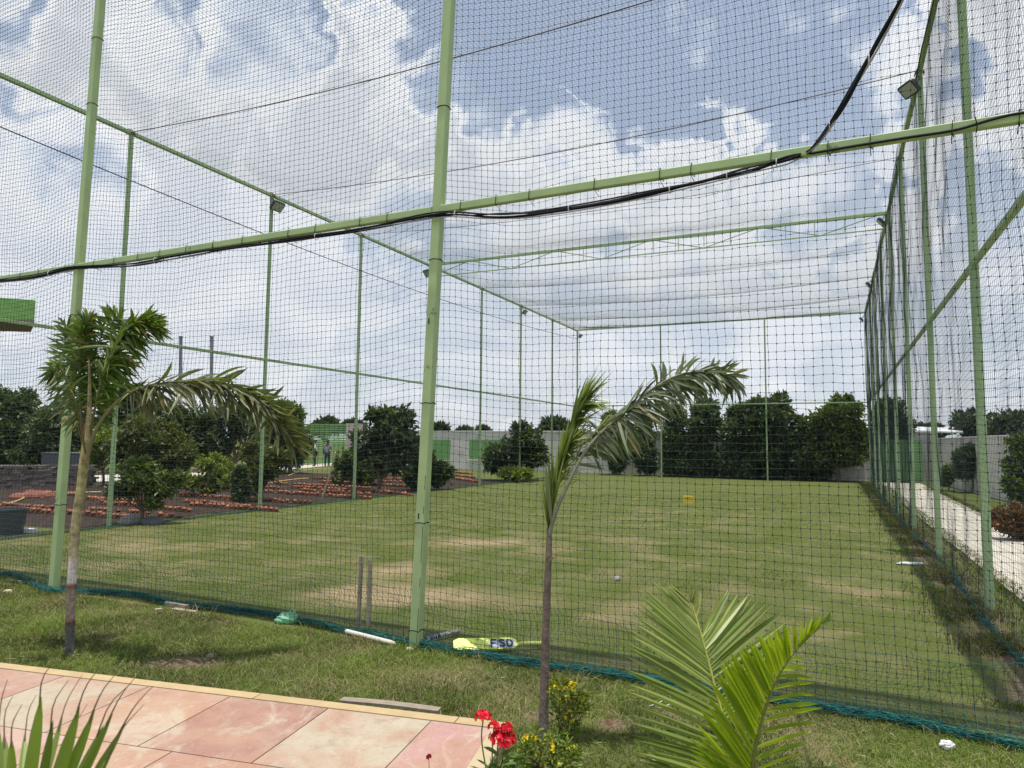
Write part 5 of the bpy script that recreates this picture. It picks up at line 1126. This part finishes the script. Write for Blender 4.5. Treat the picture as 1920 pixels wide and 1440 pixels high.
# wooden scraps
def plank(name, label, a, b, w, h, col, warp=0., m=M_wood):
    mb = MB(); P = smooth_path([a, lerp(a, b, .5) + Zx * warp, b], 12); d = (b - a) / np.linalg.norm(b - a); s = np.cross(d, Zx); s /= np.linalg.norm(s)
    V = []
    for i, p in enumerate(P):
        ww = w * (1 if 0 < i < 11 else .92); V += [p + s * ww / 2, p - s * ww / 2, p - s * ww / 2 + Zx * h, p + s * ww / 2 + Zx * h]
    mb.add(V, quads=[(i * 4 + j, i * 4 + (j + 1) % 4, (i + 1) * 4 + (j + 1) % 4, (i + 1) * 4 + j) for i in range(11) for j in range(4)], polys=[[3, 2, 1, 0], [44, 45, 46, 47]], col=col); return tag(mb.build(name, m), label, 'wood')
plank('plank', 'weathered warped plank lying along the back edge of the terrace', G(640, 1314, .10), G(824, 1334, .10), .065, .014, (1, 1, 1), .006)
plank('wood_scrap', 'short split log on the grass by the net roll at the left', G(312, 1136), G(352, 1143), .05, .045, (1, 1, 1))
plank('wood_scrap', 'flat pale wood chip lying below the split log', G(325, 1143), G(366, 1149), .06, .015, (1, 1, 1), m=M_grayw)
plank('wood_scrap', 'small pale chip left of the split log', G(290, 1146), G(304, 1144), .04, .02, (1, 1, 1), m=M_grayw)
plank('wood_scrap', 'pale strip half under the net roll at the left edge', G(12, 1088), G(40, 1093), .03, .02, (1, 1, 1), m=M_grayw)
mb = MB(); wp_ = G(1243, 1330); tube(mb, smooth_path([wp_ + np.array([x, y, z]) for x, y, z in ((-.09, 0, .02), (-.03, .02, .03), (.03, .04, .05), (.05, .0, .04), (.0, -.03, .03), (-.05, -.01, .02), (.04, -.04, .01))], 30), .0028, 5); tag(mb.build('wire_loop', M_white), 'white wire loop in the grass behind the coconut palm', 'wire')
# litter leaves and straws outside the cage
mb = MB()
for _ in range(500):
    x, y = rng.uniform(-5, 4), rng.uniform(3.3, 6.2); v, u = cage_uv(x, y)
    if u > 5 or on_plaza(np.array(x), np.array(y)): continue
    d = np.array([rng.normal(), rng.normal(), .15]); leaflet(mb, np.array([x, y, .025 + .02 * rng.random()]), d, rng.uniform(.03, .10), .004, .2, rn(1), lerp((.30, .24, .12), (.50, .42, .26), rng.random()), 0, 2)
tag(mb.build('dry_straws', M_leafp), 'scattered dry straws and leaf bits on the rough grass', 'straw', kind='stuff')

# ================================================================== PEOPLE
def person(px, py, label, shirt, trousers, face=0., turn=0.):
    b = G(px, py); o = thing('person', label, 'person', b, 'people by the green fence')
    fx = np.array([math.cos(face), math.sin(face), 0]); fy = np.cross(Zx, fx)   # fx = to the figure's right, fy = facing
    T = lambda x, y, z: b + fx * x + fy * y + Zx * z
    J = {'pel': (0, 0, .95, .13), 'wai': (0, 0, 1.10, .12), 'che': (0, .01, 1.32, .15), 'nec': (0, .0, 1.47, .055), 'hea': (0, .02, 1.57, .085), 'top': (0, .01, 1.68, .08)}
    for s, n_ in ((-1, 'l'), (1, 'r')):
        J.update({n_ + 'hip': (.09 * s, 0, .90, .10), n_ + 'kne': (.11 * s, .02, .50, .065), n_ + 'ank': (.12 * s, -.02, .09, .045), n_ + 'toe': (.13 * s, .12, .04, .04), n_ + 'sho': (.18 * s, 0, 1.40, .07), n_ + 'elb': (.26 * s, -.02 + (.05 if s > 0 else 0), 1.13, .045), n_ + 'wri': ((.24 if s < 0 else .22) * s, .06 if s < 0 else .22, .90 if s < 0 else 1.22, .033), n_ + 'han': ((.23 if s < 0 else .20) * s, .10 if s < 0 else .28, .83 if s < 0 else 1.30, .035)})
    def skin(name, ks, es, k, m, parent):
        me = bpy.data.meshes.new(name); bo = np.array(o.location)
        me.from_pydata([tuple(T(*J[q][:3]) - bo) for q in ks], [(ks.index(a), ks.index(c)) for a, c in es], []); me.materials.append(m)
        ob = bpy.data.objects.new(name, me); COL.objects.link(ob); ob.parent = parent; ob.modifiers.new('s', 'SKIN')
        for i, q in enumerate(ks): me.skin_vertices[0].data[i].radius = (J[q][3] * k,) * 2
        me.skin_vertices[0].data[0].use_root = True; q = ob.modifiers.new('u', 'SUBSURF'); q.levels = q.render_levels = 1; return ob
    E_ = [('pel', 'wai'), ('wai', 'che'), ('che', 'nec'), ('nec', 'hea'), ('hea', 'top')]
    for n_ in 'lr': E_ += [('pel', n_ + 'hip'), (n_ + 'hip', n_ + 'kne'), (n_ + 'kne', n_ + 'ank'), (n_ + 'ank', n_ + 'toe'), ('che', n_ + 'sho'), (n_ + 'sho', n_ + 'elb'), (n_ + 'elb', n_ + 'wri'), (n_ + 'wri', n_ + 'han')]
    skin('body', list(J), E_, 1., M_skin, o)
    sk = ['wai', 'pel', 'che', 'lsho', 'rsho', 'lelb', 'relb']; skin('shirt', sk, [('pel', 'wai'), ('wai', 'che'), ('che', 'lsho'), ('che', 'rsho'), ('lsho', 'lelb'), ('rsho', 'relb')], 1.18, shirt, o)
    tk = ['pel', 'lhip', 'rhip', 'lkne', 'rkne', 'lank', 'rank']; skin('trousers', tk, [('pel', 'lhip'), ('pel', 'rhip'), ('lhip', 'lkne'), ('rhip', 'rkne'), ('lkne', 'lank'), ('rkne', 'rank')], 1.2, trousers, o)
    mb = MB(); c = T(0, -.02, 1.655); V = []
    for i in range(6):
        for j in range(12): a = math.pi * .55 * i / 5; q_ = 2 * math.pi * j / 12; V.append(c + fx * .105 * math.sin(a) * math.cos(q_) + fy * .115 * math.sin(a) * math.sin(q_) + Zx * .11 * math.cos(a))
    mb.add(V, quads=[(i * 12 + j, (i + 1) * 12 + j, (i + 1) * 12 + (j + 1) % 12, i * 12 + (j + 1) % 12) for i in range(5) for j in range(12)]); mb.build('hair', M_hair, o, True)
person(613, 876, 'person in a grey shirt and dark blue trousers, back turned, by the green fence', mat('grey_shirt', (.24, .25, .30), .8), mat('blue_trousers', (.04, .05, .11), .8), face=R(8))
person(590, 875, 'person in a white shirt and dark trousers beside the slatted fence', mat('white_shirt', (.55, .54, .56), .8), mat('black_trousers', (.03, .03, .035), .8), face=R(100))
